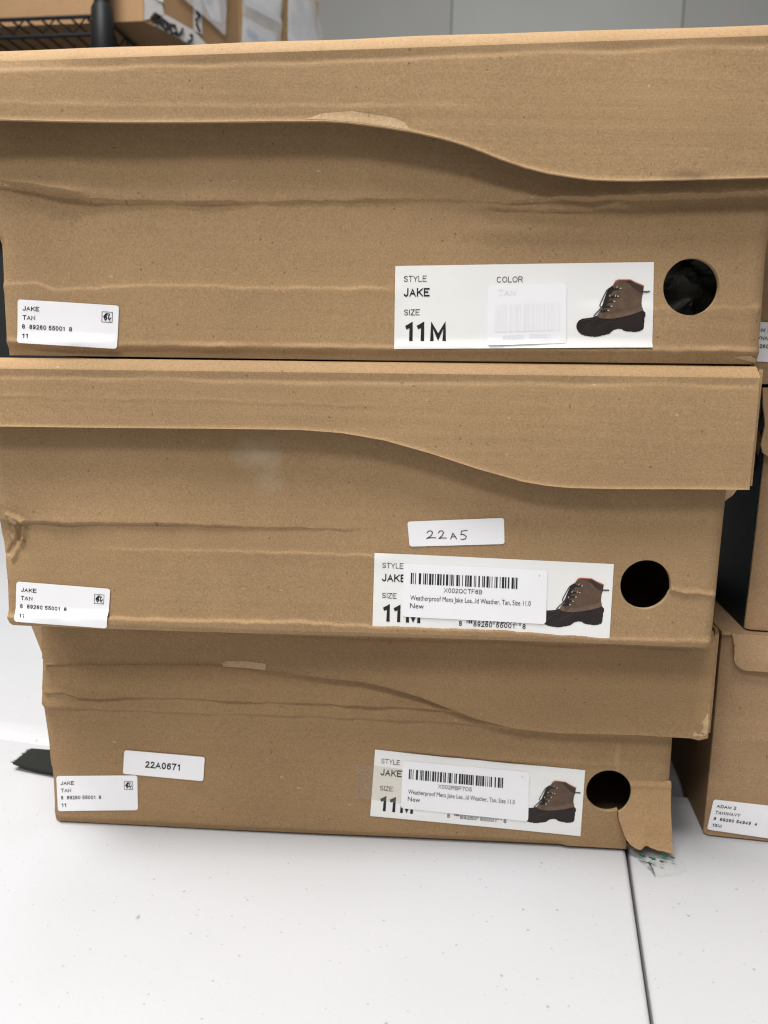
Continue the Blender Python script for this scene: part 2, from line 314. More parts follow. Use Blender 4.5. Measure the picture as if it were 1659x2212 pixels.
class Sheet:
    """A printed sheet stuck on a host panel. Layout in millimetres, x right, y down from its top-left corner."""
    def __init__(s, corners, w, h, surf, lift=.00035, r=0.0, mat=0, mb=None):
        s.c = [Vector((p[0] / 1000, p[1] / 1000)) for p in corners]; s.w, s.h, s.lift = w, h, lift; s.surf = lambda u, v: max(surf(u + a, v + b) for a in (-.0012, .0012) for b in (-.0014, -.0007, 0, .0007, .0014)); s.mb = mb or MB()
        if r:
            o = []
            for (x, y, a0) in ((w - r, r, 0), (r, r, 90), (r, h - r, 180), (w - r, h - r, 270)):
                for k in range(5): a = R(a0 + 22.5 * k); o.append((x + r * math.cos(a), y - r * math.sin(a)))
        else: o = [(w, 0), (0, 0), (0, h), (w, h)]
        panel(s.mb, [tuple(s.at(*p)) for p in o], (), lambda u, v: s.surf(u, v) + s.lift, .003, .0018, .00022 if mat >= 0 else 0, max(mat, 0), step=.0025)
    def at(s, x, y):
        a, b = x / s.w, y / s.h
        return (s.c[0] * (1 - a) + s.c[1] * a) * (1 - b) + (s.c[3] * (1 - a) + s.c[2] * a) * b
    def put(s, vs, fs, mat, up=.00012):
        P = []
        for (x, y) in vs: q = s.at(x, y); P.append((q[0], -(s.surf(q[0], q[1]) + s.lift + up), q[1]))
        out = []
        for f in fs:
            ar = sum(vs[f[i]][0] * vs[f[(i + 1) % len(f)]][1] - vs[f[(i + 1) % len(f)]][0] * vs[f[i]][1] for i in range(len(f)))
            out.append(tuple(f) if ar < 0 else tuple(f)[::-1])
        s.mb.add(P, out, mat)
    def text(s, t, x0, x1, base, caph, mat=1, bold=.012, slope=0.0):
        if any(c.islower() for c in t): vs, fs = text_tris(t, bold); lo, hi = cap(bold)
        else: vs, fs = grotesque(t, .115 + bold * 2.6); lo, hi = 0.0, 1.0
        a = min(v[0] for v in vs); b = max(v[0] for v in vs); k = caph / (hi - lo)
        s.put([(x0 + (v[0] - a) / (b - a) * (x1 - x0), base - (v[1] - lo) * k + slope * (v[0] - a) / (b - a)) for v in vs], fs, mat)
    def rect(s, x0, y0, x1, y1, mat=1, up=.00012): s.put([(x0, y0), (x1, y0), (x1, y1), (x0, y1)], [(0, 1, 2, 3)], mat, up)
    def poly(s, pts, mat=1, up=.00012):
        n = len(pts); xs = [p[0] for p in pts]; ys = [p[1] for p in pts]; g = 1.6
        ins = [Vector((min(xs) + (i + .5) * g, min(ys) + (j + .5) * g)) for i in range(int((max(xs) - min(xs)) / g)) for j in range(int((max(ys) - min(ys)) / g))]
        ins = [p for p in ins if pip(p.x, p.y, pts)]
        vv, _, ff, _, _, _ = delaunay_2d_cdt([Vector(p) for p in pts] + ins, [(i, (i + 1) % n) for i in range(n)], [], 1, 1e-6)
        s.put([tuple(v) for v in vv], [tuple(f) for f in ff], mat, up)
    def stroke(s, pts, wd, mat=1, up=.00012):
        for i in range(len(pts) - 1):
            a, b = Vector(pts[i]), Vector(pts[i + 1]); d = (b - a); 
            if d.length == 0: continue
            d.normalize(); n = Vector((-d.y, d.x)) * wd / 2; e = d * wd * .35
            s.put([tuple(a - e + n), tuple(a - e - n), tuple(b + e - n), tuple(b + e + n)], [(0, 1, 2, 3)], mat, up + i * 1e-7)
    def bars(s, x0, x1, y0, y1, widths, mat=1, dy=0.0):
        tot = sum(widths); x = x0
        for i, w in enumerate(widths):
            w2 = w * (x1 - x0) / tot
            if i % 2 == 0: s.rect(x, y0, x + w2, y1, mat)
            x += w2
C128 = ("212222 222122 222221 121223 121322 131222 122213 122312 132212 221213 221312 231212 112232 122132 122231 113222 123122 123221 223211 221132 221231 213212 223112 312131 311222 321122 321221 312212 322112 322211 212123 212321 232121 111323 131123 131321 112313 132113 132311 211313 231113 231311 112133 112331 132131 113123 113321 133121 313121 211331 231131 213113 213311 213131 311123 311321 331121 312113 312311 332111 314111 221411 431111 111224 111422 121124 121421 141122 141221 112214 112412 122114 122411 142112 142211 241211 221114 413111 241112 134111 111242 121142 121241 114212 124112 124211 411212 421112 421211 212141 214121 412121 111143 111341 131141 114113 114311 411113 411311 113141 114131 311141 411131 211412 211214 211232").split()
def code128(t):
    codes = [104] + [ord(c) - 32 for c in t]; ck = (codes[0] + sum(i * c for i, c in enumerate(codes[1:], 1))) % 103
    return [int(d) for c in codes + [ck] for d in C128[c]] + [2, 3, 3, 1, 1, 1, 2]
UPCL = ['3211', '2221', '2122', '1411', '1132', '1231', '1114', '1312', '1213', '3112']
def upc(d):
    w = [1, 1, 1]
    for c in d[:6]: w += [int(x) for x in UPCL[int(c)]]
    w += [1, 1, 1, 1, 1]
    for c in d[6:]: w += [int(x) for x in UPCL[int(c)]]
    return w + [1, 1, 1]
def boot_art(sh, ox, oy, k):
    """Picture of a lace-up boot, outlines in its own units scaled by k."""
    P = lambda pts: [(ox + x * k, oy + y * k) for x, y in pts]
    sh.poly(P([(108, 1095), (115, 1040), (150, 985), (215, 950), (330, 938), (410, 925), (470, 900), (520, 925), (600, 948), (760, 950), (950, 920), (1130, 875), (1290, 820), (1335, 808), (1378, 850), (1380, 915), (1362, 940), (1366, 1020), (1358, 1040), (1360, 1100), (1350, 1150), (1318, 1180), (1303, 1163), (1298, 1188), (1200, 1205), (1136, 1203), (1122, 1185), (1112, 1200), (1020, 1188), (966, 1168), (958, 1150), (880, 1143), (800, 1165), (742, 1212), (735, 1228), (600, 1268), (585, 1255), (570, 1276), (430, 1293), (415, 1272), (403, 1288), (250, 1262), (236, 1243), (222, 1255), (150, 1195), (118, 1140)]), 2, .00012)
    sh.poly(P([(480, 905), (540, 800), (640, 690), (700, 560), (760, 400), (772, 345), (830, 255), (900, 245), (1090, 250), (1180, 300), (1340, 375), (1335, 460), (1310, 580), (1305, 680), (1338, 812), (1290, 828), (1130, 883), (950, 928), (760, 957), (600, 957), (520, 935)]), 4, .00016)
    sh.poly(P([(490, 895), (555, 805), (582, 850), (588, 948), (530, 932)]), 5, .00020)
    sh.poly(P([(640, 955), (690, 870), (900, 845), (1100, 780), (1300, 720), (1330, 800), (1290, 826), (1130, 880), (950, 925), (760, 954)]), 5, .00020)
    sh.poly(P([(990, 290), (1090, 250), (1180, 300), (1340, 375), (1332, 500), (1225, 455), (1130, 375), (1060, 310)]), 6, .00020)
    sh.poly(P([(820, 252), (870, 236), (1090, 238), (1180, 283), (1348, 352), (1344, 378), (1180, 303), (1090, 254), (880, 252), (800, 300), (772, 350), (764, 345)]), 7, .00024)
    for l in ([(790, 880), (900, 850), (1090, 770), (1200, 690), (1230, 600)], [(880, 850), (1100, 790), (1280, 730)], [(1000, 300), (1120, 400), (1220, 480)]):
        sh.stroke(P(l), 9 * k, 5, .00024)
    sh.stroke(P([(760, 400), (720, 430), (685, 520), (650, 620), (620, 720), (640, 800)]), 85 * k, 2, .00024)
    sh.stroke(P([(720, 405), (660, 430), (600, 545), (545, 670), (530, 715), (560, 745), (620, 670), (690, 520)]), 17 * k, 2, .00024)
    sh.stroke(P([(590, 720), (480, 840), (425, 905)]), 20 * k, 2, .00024)
    for (x, y) in ((910, 400), (868, 542), (800, 635), (745, 725), (690, 803)):
        sh.stroke(P([(x - 130, y + 15), (x, y)]), 36 * k, 2, .00027); sh.stroke(P([(x - 10, y), (x + 10, y)]), 22 * k, 8, .00031)
    for (x, y) in ((720, 530), (655, 650), (850, 375), (825, 535)): sh.stroke(P([(x, y - 14), (x - 8, y + 14)]), 15 * k, 8, .00031)
    sh.stroke(P([(1330, 470), (1400, 478), (1450, 468), (1440, 455), (1390, 460), (1340, 462)]), 13 * k, 2, .00024)
    for l in ([(270, 1110), (330, 1055), (420, 1010), (480, 940)], [(230, 985), (330, 965), (420, 960)], [(500, 1120), (700, 1020), (760, 1000)]):
        sh.stroke(P(l), 16 * k, 3, .00020)
LAB_MATS = [M_PAPER, M_INK, M_RUB, M_RUBL, M_SUEDE, M_SUEDEL, M_COLLAR, M_ORANGE, M_EYE]
def style_label(parent, corners, surf):
    sh = Sheet(corners, 111.2, 36.2, surf)
    k = .05285
    def X(x): return (x - 55) * k
    def Y(y): return (y - 97) * .0535
    sh.text('STYLE', X(127), X(314), Y(226), 2.55, 1, .0)
    sh.text('JAKE', X(127), X(340), Y(346), 3.65, 1, .03)
    sh.text('SIZE', X(133), X(262), Y(497), 2.55, 1, .0)
    sh.text('11', X(143), X(301), Y(709), 8.6, 1, .035)
    sh.text('M', X(350), X(480), Y(709), 8.6, 1, .05)
    sh.text('COLOR', X(887), X(1100), 7.75, 2.5, 1, .0)
    sh.text('TAN', 46.0, 53.5, 13.3, 3.6, 1, .03)
    wd = upc('889260550018')
    sh.bars(44.2, 69.5, 15.2, 30.6, wd)
    tot = sum(wd); mod = 25.3 / tot
    for a, b in ((0, 10), (45, 50), (85, 95)):            # the guard bars run lower than the others
        x = 44.2; 
        for i, w in enumerate(wd):
            m0 = sum(wd[:i])
            if i % 2 == 0 and a <= m0 < b: sh.rect(44.2 + m0 * mod, 30.6, 44.2 + (m0 + w) * mod, 31.7)
    for t, x0, x1 in (('8', 40.6, 42.0), ('89260', 47.4, 56.2), ('55001', 58.0, 66.6), ('8', 70.4, 71.9)): sh.text(t, x0, x1, 33.1, 2.4, 1, .018)
    boot_art(sh, (1493 - 55) * k, (103.7 - 72) * .0525, .4375 * k)
    return link('style_label', sh.mb.mesh('style_label'), parent, LAB_MATS)
LOGO_W = [(420, 860), (630, 862), (600, 905), (465, 920), (560, 950), (520, 1020), (395, 1020), (490, 1045), (470, 1100), (530, 1170), (528, 1240), (490, 1290), (440, 1300), (435, 1370), (370, 1370), (330, 1270), (245, 1115), (270, 1050)]
LOGO_C = [(640, 870), (690, 930), (685, 1000), (645, 1025), (618, 1090), (630, 1160), (665, 1185), (705, 1170), (745, 1090), (775, 1100), (765, 1180), (700, 1280), (640, 1310), (590, 1270), (565, 1190), (570, 1060), (600, 950)]
def size_label(parent, corners, lines, surf, lift=.00035, name='size_label'):
    sh = Sheet(corners, 45.0, 19.3, surf, lift, 1.3); k = .02996
    xs = {'JAKE': (137, 388), 'TAN': (137, 326), '8  89260 55001  8': (130, 882), '11': (132, 220), 'ADAM 2': (135, 480), 'TAN/NAVY': (135, 575), '8  89260 54949  4': (130, 882), '13M': (132, 292)}
    for t, b in zip(lines, (4.75, 8.75, 12.75, 16.85)):
        a, c = xs[t]; sh.text(t, (a - 60) * k, (c - 60) * k, b, 1.98, 1, .030 if len(lines[0]) > 4 else .022)
    fx, fy, fk = 37.75, 3.05, 4.62 / 690
    Q = lambda pts: [(fx + (x - 165) * fk, fy + (y - 770) * fk) for x, y in pts]
    for a, b in (((150, 768), (860, 800)), ((150, 1440), (860, 1472)), ((150, 800), (184, 1440)), ((826, 800), (860, 1440))):
        sh.poly(Q([a, (b[0], a[1]), b, (a[0], b[1])]), 1)
    sh.poly(Q(LOGO_W), 1); sh.poly(Q(LOGO_C), 1); sh.poly(Q([(375, 1190), (405, 1192), (445, 1222), (405, 1238)]), 0, .00016)
    sh.text('TM', fx + 440 * fk, fx + 605 * fk, fy + 640 * fk, 70 * fk, 1, .04)
    return link(name, sh.mb.mesh(name), parent, [M_STICK, M_INK])
def barcode_sticker(parent, corners, code, surf):
    sh = Sheet(corners, 66.7, 25.4, surf, .0008, 1.6)
    sh.bars(3.4, 53.0, 4.0, 9.3, code128(code))
    sh.text(code, 19.0, 36.8, 12.7, 2.15, 1, .004)
    sh.text('Weatherproof Mens Jake Lea...ld Weather, Tan, Size 11.0', 3.5, 59.4, 17.1, 2.3, 1, .0)
    sh.text('New', 3.5, 9.9, 21.0, 2.35, 1, .0)
    sh.rect(62.9, 2.2, 63.3, 2.6, 2); sh.rect(62.95, 2.8, 63.25, 3.0, 2)
    return link('barcode_sticker', sh.mb.mesh('barcode_sticker'), parent, [M_STICK, M_INK, M_RED])

# ------------------------------------------------------------------ relief of crushed cardboard
def interp(pts): 
    xs = [p[0] / 1000 for p in pts]; ys = [p[1] / 1000 for p in pts]
    return xs, ys
def crease(pts, kind, a, s=.0007, L=.012, fade=.012, amps=None):
    a *= {'lip': 2.3, 'shelf': 1.6, 'ridge': 1.35}[kind]; s *= {'lip': .45, 'shelf': .55, 'ridge': .8}[kind]
    xs, ys = interp(pts)
    def f(u, v):
        if u < xs[0] - fade or u > xs[-1] + fade: return 0.0
        y = float(np.interp(u, xs, ys)) + .0006 * noise.noise((u * 140, 3.1, s * 900))
        k = min(1.0, (u - xs[0] + fade) / fade, (xs[-1] + fade - u) / fade); k = max(0.0, k); k = k * k * (3 - 2 * k)
        if amps: k *= float(np.interp(u, xs, amps))
        k *= .75 + .5 * noise.noise((u * 45, 9.0, a * 4000))
        d = v - y
        if kind == 'lip': return a * k * sig(d / s * 2) * math.exp(-max(d, 0) / L)
        if kind == 'shelf': return a * k * sig(-d / s * 2) * math.exp(-max(-d, 0) / L)
        return a * k * math.exp(-(d / s) ** 2)
    def yy(u):
        if u < xs[0] or u > xs[-1]: return None
        return float(np.interp(u, xs, ys)) + .0006 * noise.noise((u * 140, 3.1, s * 900))
    f.y = yy; f.sharp = kind != 'ridge' or s < .0012
    f.v0 = min(ys) - max(L * 5, s * 4); f.v1 = max(ys) + max(L * 5, s * 4)
    return f
def relief(parts, u0, u1, seed, round_=.0028, wave=.0005, washer=.00006):
    def f(u, v):
        h = sum(p(u, v) for p in parts)
        h += wave * noise.noise((u * 9 + seed, v * 16, seed)) + washer * noise.noise((u * 7, v * 260, seed + 5))
        d = min(u - u0(v), u1(v) - u)
        if d < round_: d = max(d, 0); h -= round_ - math.sqrt(max(0, round_ ** 2 - (round_ - d) ** 2))
        return h
    return f
def bump_(uc, vc, ru, rv, a): return lambda u, v: a * math.exp(-((u - uc) / ru) ** 2 - ((v - vc) / rv) ** 2)
def lin(p):  # v -> u along a polyline of (u, v) millimetres
    ys = [q[1] / 1000 for q in p]; xs = [q[0] / 1000 for q in p]; o = np.argsort(ys); ys = np.array(ys)[o]; xs = np.array(xs)[o]
    return lambda v: float(np.interp(v, ys, xs))
HB = 0.12626
KR = kraft('kraft_cardboard')
KR_IN = kraft('cardboard_inside', (.30, .19, .10))
DEPTH = .235
def shell(mb, ul, ur, v0, v1, fl_, fr_, mat=0):
    t = .002
    mb.box((ul + t, .0045, .0003), (ur - t, DEPTH - t, .0022), mat)
    for fn, sg in ((fl_, 1), (fr_, -1)):
        zs = [.0003 + (v1 - .0003) * i / 24 for i in range(25)]
        for i in range(24):
            p, q = fn(zs[i]), fn(zs[i + 1]); b = ul if sg > 0 else ur
            lo = [(p + sg * .0006, .0042, zs[i]), (b, .06, zs[i]), (b, DEPTH, zs[i]), (b + sg * t, DEPTH, zs[i]), (b + sg * t, .06, zs[i]), (p + sg * (t + .0006), .0042, zs[i])]
            hi = [(q + sg * .0006, .0042, zs[i + 1]), (b, .06, zs[i + 1]), (b, DEPTH, zs[i + 1]), (b + sg * t, DEPTH, zs[i + 1]), (b + sg * t, .06, zs[i + 1]), (q + sg * (t + .0006), .0042, zs[i + 1])]
            mb.add(lo + hi, [(k, (k + 1) % 6, 6 + (k + 1) % 6, 6 + k)[::sg] for k in range(6)] + ([(11, 10, 9, 8, 7, 6)] if i == 23 else []), mat)
    mb.box((ul + t, DEPTH - t, .0003), (ur - t, DEPTH, v1), mat)
def lid_mesh(edge, left, right, top, off, surf_extra, skew_back=0.0, flare_l=.001, flare_r=.006, left_v=None, patches=(), cd=.0055, ch=.0050, wl=None):
    """edge: bottom outline of the front flap left to right; top(u): height of the lid's top."""
    mb = MB(); r = ch
    E_ = [(u / 1000, v / 1000) for u, v in edge]; eu = [p[0] for p in E_]; ev = [p[1] for p in E_]
    n = 70; us = [left + (right - left) * i / n for i in range(n + 1)]
    out = [(left, left_v or E_[0][1])] + [e for e in E_ if left < e[0] < right] + [(right, E_[-1][1])] + [(u, top(u) - r) for u in us[::-1]]
    def sf(u, v):
        d = top(u) - v                                            # below the fold: a slack band, a groove, then the flap
        if d < r: d = r
        
        w = .0003 * noise.noise((u * 30, 1.7, left * 50))
        g = -(.0005 + w) * max(0, min(1, (d - r - .0004) / .0030)) * sig((r + .0040 + 6 * w - d) / .0003)
        g += .00055 * math.exp(-max(0, v - float(np.interp(u, eu, ev))) / .0007)
        return off + g + surf_extra(u, v) * max(0, min(1, (d - r) / .004))
    panel(mb, out, (), sf, .0035, .0007, .0019, 0, 1, lines=[lambda u, o=o: float(np.interp(u, eu, ev)) + o for o in (.0013, .0006)])
    rows = []
    for i, u in enumerate(us):
        col = []
        for k in range(9):
            a = R(90 * k / 8); q = 1.62; wb = 1 + .22 * noise.noise((u * 22, 4.4, right * 60)); col.append((u, -off + cd * wb * (1 - math.cos(a) ** q), top(u) - r + r * math.sin(a) ** q))
        col.append((u, .02, top(u) + .0001)); col.append((u, DEPTH + .006, top(u) - skew_back)); rows.append(col)
    m = len(rows[0]); vs = [p for c in rows for p in c]
    mb.add(vs, [(i * m + k, (i + 1) * m + k, (i + 1) * m + k + 1, i * m + k + 1) for i in range(n) for k in range(m - 1)], 0, True)
    for (sgn, u, fl, vb) in ((-1, left, flare_l, E_[0][1]), (1, right, flare_r, E_[-1][1])):
        vt = top(u) - .0012; t = sgn * .0018; w0, w1, w2 = (wl if wl is not None and sgn < 0 else -off + .0024), .006, DEPTH + .005
        vb2 = vb + .0015
        for (a, b, fa, fb) in ((w0, w1, 0, 1), (w1, w2, 1, 1)):
            lo = [(u + sgn * (.0004 + fl * .25 * fa), a, vb2), (u + sgn * (.0004 + fl * .25 * fb), b, vb2), (u + sgn * (.0004 + fl * .25 * fb) + t, b, vb2), (u + sgn * (.0004 + fl * .25 * fa) + t, a, vb2)]
            hi = [(u + sgn * (.0002 + fl * fa), a, vt), (u + sgn * (.0002 + fl * fb), b, vt), (u + sgn * (.0002 + fl * fb) + t, b, vt), (u + sgn * (.0002 + fl * fa) + t, a, vt)]
            mb.hexa(lo, hi, 0)
    for poly in patches:                                           # torn paper, a lighter skin on the flap
        panel(mb, [(a / 1000, b / 1000) for a, b in poly], (), lambda u, v: sf(u, v) + .00012, .0035, .002, 0, 2, step=.002)
    return mb, sf
def circle(u, v, r, n=48, wob=0.0): return [(u + (r + wob * noise.noise((k * .7, 1, u * 99))) * math.cos(2 * math.pi * k / n), v + (r + wob * noise.noise((k * .7, 5, u * 99))) * math.sin(2 * math.pi * k / n)) for k in range(n)]

JAKE = ('JAKE', 'TAN', '8  89260 55001  8', '11')
STACK = 'brown shoe boxes stacked with wavy lids'

# ================================================================== TABLES (what everything rests on)
M_TABLE = table_mat('speckled_white_plastic')
M_TEDGE = plain('grey_table_edge', (.50, .50, .50), .5, .35, .05)
def table(poly, label, lip, z=0.0, top_mat=M_TABLE):
    """Thick plastic table top with rounded lips."""
    import bmesh
    bm = bmesh.new(); vs = [bm.verts.new((x, y, z)) for x, y in poly]; f = bm.faces.new(vs)
    if f.normal.z < 0: f.normal_flip()
    bm.normal_update()
    g = bmesh.ops.extrude_face_region(bm, geom=[f]); nv = [e for e in g['geom'] if isinstance(e, bmesh.types.BMVert)]
    for v in nv: v.co.z = z
    for v in vs: v.co.z = z - .045
    bmesh.ops.recalc_face_normals(bm, faces=bm.faces)
    te = [e for e in bm.edges if all(abs(v.co.z - z) < 1e-6 for v in e.verts)]
    bmesh.ops.bevel(bm, geom=te, offset=lip, segments=5, profile=.5, affect='EDGES')
    for fc in bm.faces: fc.smooth = len(fc.verts) == 4 and fc.calc_area() < .06 and abs(fc.normal.z) < .999 and abs(fc.normal.z) > .001
    me = bpy.data.meshes.new('table_top'); bm.to_mesh(me); bm.free()
    o = link('folding_table', me, None, [top_mat]); tag(o, label, 'table', 'white folding tables under and behind the boxes'); return o
sd = Vector((-.208, -.978)).normalized(); sn = Vector((sd.y, -sd.x))       # along the joint towards the viewer; sn points left
if sn.x > 0: sn = -sn
J = Vector((.1343, .3925))
def on_joint(y, off): 
    p = J + sn * off; t = (y - p.y) / sd.y; return tuple(p + sd * t)
be = lambda x, y0=.5105, x0=-.2571, m=-.235: y0 + (x - x0) * m
a0, a1 = on_joint(-.25, .0006), on_joint(be(.152), .0006)
table([(-1.3, -.25), a0, a1, (-1.3, be(-1.3))], 'white speckled table top under the three box stack, left of the dark joint', .0022)
b0, b1 = on_joint(-.25, -.0006), on_joint(.459, -.0006)
table([b0, (1.3, -.25), (1.3, .459 - .22), b1], 'white speckled table top right of the dark joint, under the open sided ADAM 2 box', .0016)
table([(-1.3, be(-1.3, .5140)), (.140, be(.140, .5140)), (.30, 1.30), (-1.3, 1.45)], 'white table with a rounded grey edge behind the stack, at the left margin', .019)
table([(.148, .4645), (1.3, .24), (1.3, 1.2), (.31, 1.30)], 'white table glimpsed in the narrow gap between the two stacks', .019)

# ================================================================== BACKGROUND
M_WALL = plain('painted_wall_panel', (.56, .565, .54), .7, .3, .03, 3)
mb = MB()
for x0, x1, m in ((-3.0, -.985, 0), (-.98, .252, 0), (.258, 1.318, 1), (1.324, 2.6, 0), (2.606, 4.0, 0)):
    mb.box((x0, 4.0 + (.004 if m else 0), -1.0), (x1, 4.06, 3.2), m)
mb.box((-3, 4.02, -1), (4, 4.055, 3.19), 2)
w = link('wall', mb.mesh('wall'), None, [M_WALL, plain('painted_wall_panel_pale', (.62, .63, .61), .7, .3, .03, 3), plain('wall_joint', (.36, .36, .35), .8, .2)])
tag(w, 'pale grey panelled wall with thin vertical joints, far behind the boxes', 'wall')
M_BLK = plain('black_epoxy_wire', (.008, .009, .010), .5, .25, .1, 60)
rk = empty('wire_shelving_rack', (-.458, 1.35, -.75), R(-8)); tag(rk, 'black wire shelving rack with a grooved round post, carrying cartons', 'rack')
Z0 = .75
mb = MB(); mb.tube([(0, 0, 0), (0, 0, 2.3)], .0125, 0, 20)
for k in range(60):
    z = Z0 + .62 + k * .0127; mb.tube([(0, 0, z), (0, 0, z + .0014), (0, 0, z + .0028)], [.0124, .0131, .0124], 0, 20)
link('post', mb.mesh('post'), rk, [M_BLK])
mb = MB(); mb.tube([(0, 0, Z0 + .738), (0, 0, Z0 + .742), (0, 0, Z0 + .806), (0, 0, Z0 + .812)], [.0165, .0182, .0168, .0140], 0, 24); link('collar', mb.mesh('collar'), rk, [M_BLK])
for (px, py) in ((-1.2, 0), (-1.2, .6), (0, .6)):
    mb = MB(); mb.tube([(px, py, 0), (px, py, 2.3)], .0125, 0, 14); link('post', mb.mesh('post'), rk, [M_BLK])
def wire_shelf(zt, name='wire_shelf'):
    mb = MB(); zb = zt - .026
    for (p, q) in (((-1.2, 0), (0, 0)), ((0, 0), (0, .6)), ((-1.2, .6), (0, .6)), ((-1.2, 0), (-1.2, .6))):
        P, Q = Vector((*p, 0)), Vector((*q, 0))
        mb.tube([P + Vector((0, 0, zt)), Q + Vector((0, 0, zt))], .0030, 0, 8); mb.tube([P + Vector((0, 0, zb)), Q + Vector((0, 0, zb))], .0030, 0, 8)
        n = int((Q - P).length / .026); pts = [P.lerp(Q, i / n) + Vector((0, 0, zt if i % 2 else zb)) for i in range(n + 1)]
        mb.tube(pts, .0017, 0, 6, False)
    for i in range(1, 48): mb.tube([(-1.2 + i * .025, 0, zt - .004), (-1.2 + i * .025, .6, zt - .004)], .0017, 0, 6)
    for y in (.15, .3, .45): mb.tube([(-1.2, y, zt - .008), (0, y, zt - .008)], .0025, 0, 6)
    return link(name, mb.mesh(name), rk, [M_BLK])
wire_shelf(Z0 + .797); wire_shelf(Z0 + .20)
# cartons on the rack: faces run back to the right
P0 = Vector((-.4028, 1.38)); ang = R(30.5); dd = Vector((math.sin(ang), math.cos(ang))); nn = Vector((math.cos(ang), -math.sin(ang)))
ZS = .8035
def onface(t, z, off=0.0): p = P0 + dd * t + nn * off; return (p.x, p.y, z)
KB = kraft('carton_cardboard_shaded', (.31, .19, .10)); KB2 = kraft('carton_cardboard_pale', (.40, .265, .135))  # front carton's shade is put into its darker board colour
def carton(poly, z1, label):
    mb = MB(); mb.prism(poly, ZS, z1, 0); e = empty('carton', (0, 0, 0)); b = link('carton_body', mb.mesh('carton_body'), e, [KB if 'front' in label else KB2])
    tag(e, label, 'carton', 'cartons on the black rack'); return e
fl = Vector((-math.cos(R(8)), math.sin(R(8))))
c1 = carton([tuple(P0 + fl * .9), tuple(P0), tuple(P0 + dd * .2271), (-1.25, 1.86)], 1.15, 'brown carton at the front of the rack, with black scribble along its taped edge')
c2 = carton([tuple(P0 + dd * .2285), tuple(P0 + dd * .3545), tuple(P0 + dd * .3545 - nn * .42), tuple(P0 + dd * .2285 - nn * .42)], 1.12, 'middle carton on the rack, under a pouch with a blue printed label')
c3 = carton([tuple(P0 + dd * .3565), tuple(P0 + dd * .476), tuple(P0 + dd * .484 - nn * .008), tuple(P0 + dd * .484 - nn * .42), tuple(P0 + dd * .3565 - nn * .42)], 1.012, 'last carton on the rack, its rounded end against the grey wall')
M_WTAPE = plain('white_tape', (.55, .53, .52), .3, .5, .08, 60, .3, 60)
M_POUCH = clear('clear_pouch', (.95, .95, .95), .42, .9, .12, 1.0, 40); M_SLIP = plain('packing_slip', (.80, .82, .86), .6, .3, .04); M_BLUE = plain('blue_print', (.16, .38, .70), .6, .3)
def sheet(name, parent, pts, off, mat, thick=.0008, wob=.0):
    """flat piece on the cartons' faces, pts = (mm along face, mm height)."""
    mb = MB(); n = len(pts); o = resample([(a / 1000, b / 1000) for a, b in pts], .012)
    vv, _, ff, _, _, _ = delaunay_2d_cdt([Vector(p) for p in o] + [Vector((sum(p[0] for p in o) / len(o) + random.uniform(-.03, .03), sum(p[1] for p in o) / len(o) + random.uniform(-.03, .03))) for _ in range(24 if wob else 1)], [(i, (i + 1) % len(o)) for i in range(len(o))], [], 1, 1e-7)
    F = []; Bq = []
    for p in vv:
        h = off + (wob * abs(noise.noise((p[0] * 28, p[1] * 28, off * 100))) if wob else 0)
        F.append(onface(p[0], p[1], h)); Bq.append(onface(p[0], p[1], h - thick))
    mb.add(F, [tuple(f) for f in ff], 0, bool(wob))
    if not wob:
        mb.add(Bq, [tuple(f)[::-1] for f in ff], 0)
    return link(name, mb.mesh(name), parent, [mat])
sheet('tape', c1, [(1.5, 1100), (36, 1100), (38, 848), (44, 828), (1.5, 805)], .0012, M_WTAPE)
sheet('tape', c1, [(46, 830), (111, 829), (150, 815), (150, 804), (20, 804.5)], .0014, M_WTAPE)
sheet('tape', c1, [(111, 1000), (132, 1000), (132, 829), (112, 829.5)], .0012, M_WTAPE)
mb = MB()
for st in ([(14, 812), (22, 822), (33, 822), (34, 813), (24, 808), (16, 815), (28, 820)], [(24, 808), (38, 820), (50, 818), (46, 806), (36, 810), (44, 818)], [(46, 806), (55, 818), (67, 820), (70, 811), (58, 805), (54, 814)], [(68, 808), (74, 808), (82, 817), (84, 822)], [(117, 861), (126, 857), (115, 847), (117, 840), (125, 832)], [(96, 806), (104, 810), (106, 820), (101, 818)]):
    mb.tube([onface(a / 1000, b / 1000, .0030) for a, b in st], .0021, 0, 6)
link('marker_scribble', mb.mesh('marker_scribble'), c1, [M_INK])
mb = MB()
for k in range(16):
    z = .845 + k * .011; x = .030 + .004 * noise.noise((k * 1.3, 0, 0))
    mb.add([onface(x - .010, z, .002), onface(x + .010, z + .003 * math.sin(k * 2.1), .004), onface(x + .007, z + .009, .0025), onface(x - .008, z + .008, .0035)], [(0, 1, 2, 3)], 0)
link('crumpled_tape', mb.mesh('crumpled_tape'), c1, [plain('shiny_tape', (.70, .70, .70), .12, .6)])
sl = sheet('packing_slip', c1, [(128, 890), (172, 906), (176, 864), (150, 862)], .004, M_SLIP); sheet('print', sl, [(135, 1000), (152, 1000), (152, 893), (147, 883), (135, 886)], .0062, M_BLUE)
sheet('pouch', c1, [(60, 870), (60, 1000), (195, 1000), (187, 906), (185, 848), (181, 846), (143, 855)], .007, M_POUCH, wob=.006)
sl = sheet('packing_slip', c2, [(238, 898), (335, 903), (338, 862), (236, 855)], .003, M_SLIP); sheet('print', sl, [(246, 881), (281, 880), (275, 871), (248, 871)], .005, M_BLUE); sheet('print', sl, [(290, 878), (306, 877), (304, 870), (288, 871)], .005, M_BLUE)
sheet('pouch', c2, [(232, 1080), (349, 1080), (344, 913), (345, 800), (227, 830), (230, 903)], .006, M_POUCH, wob=.006)
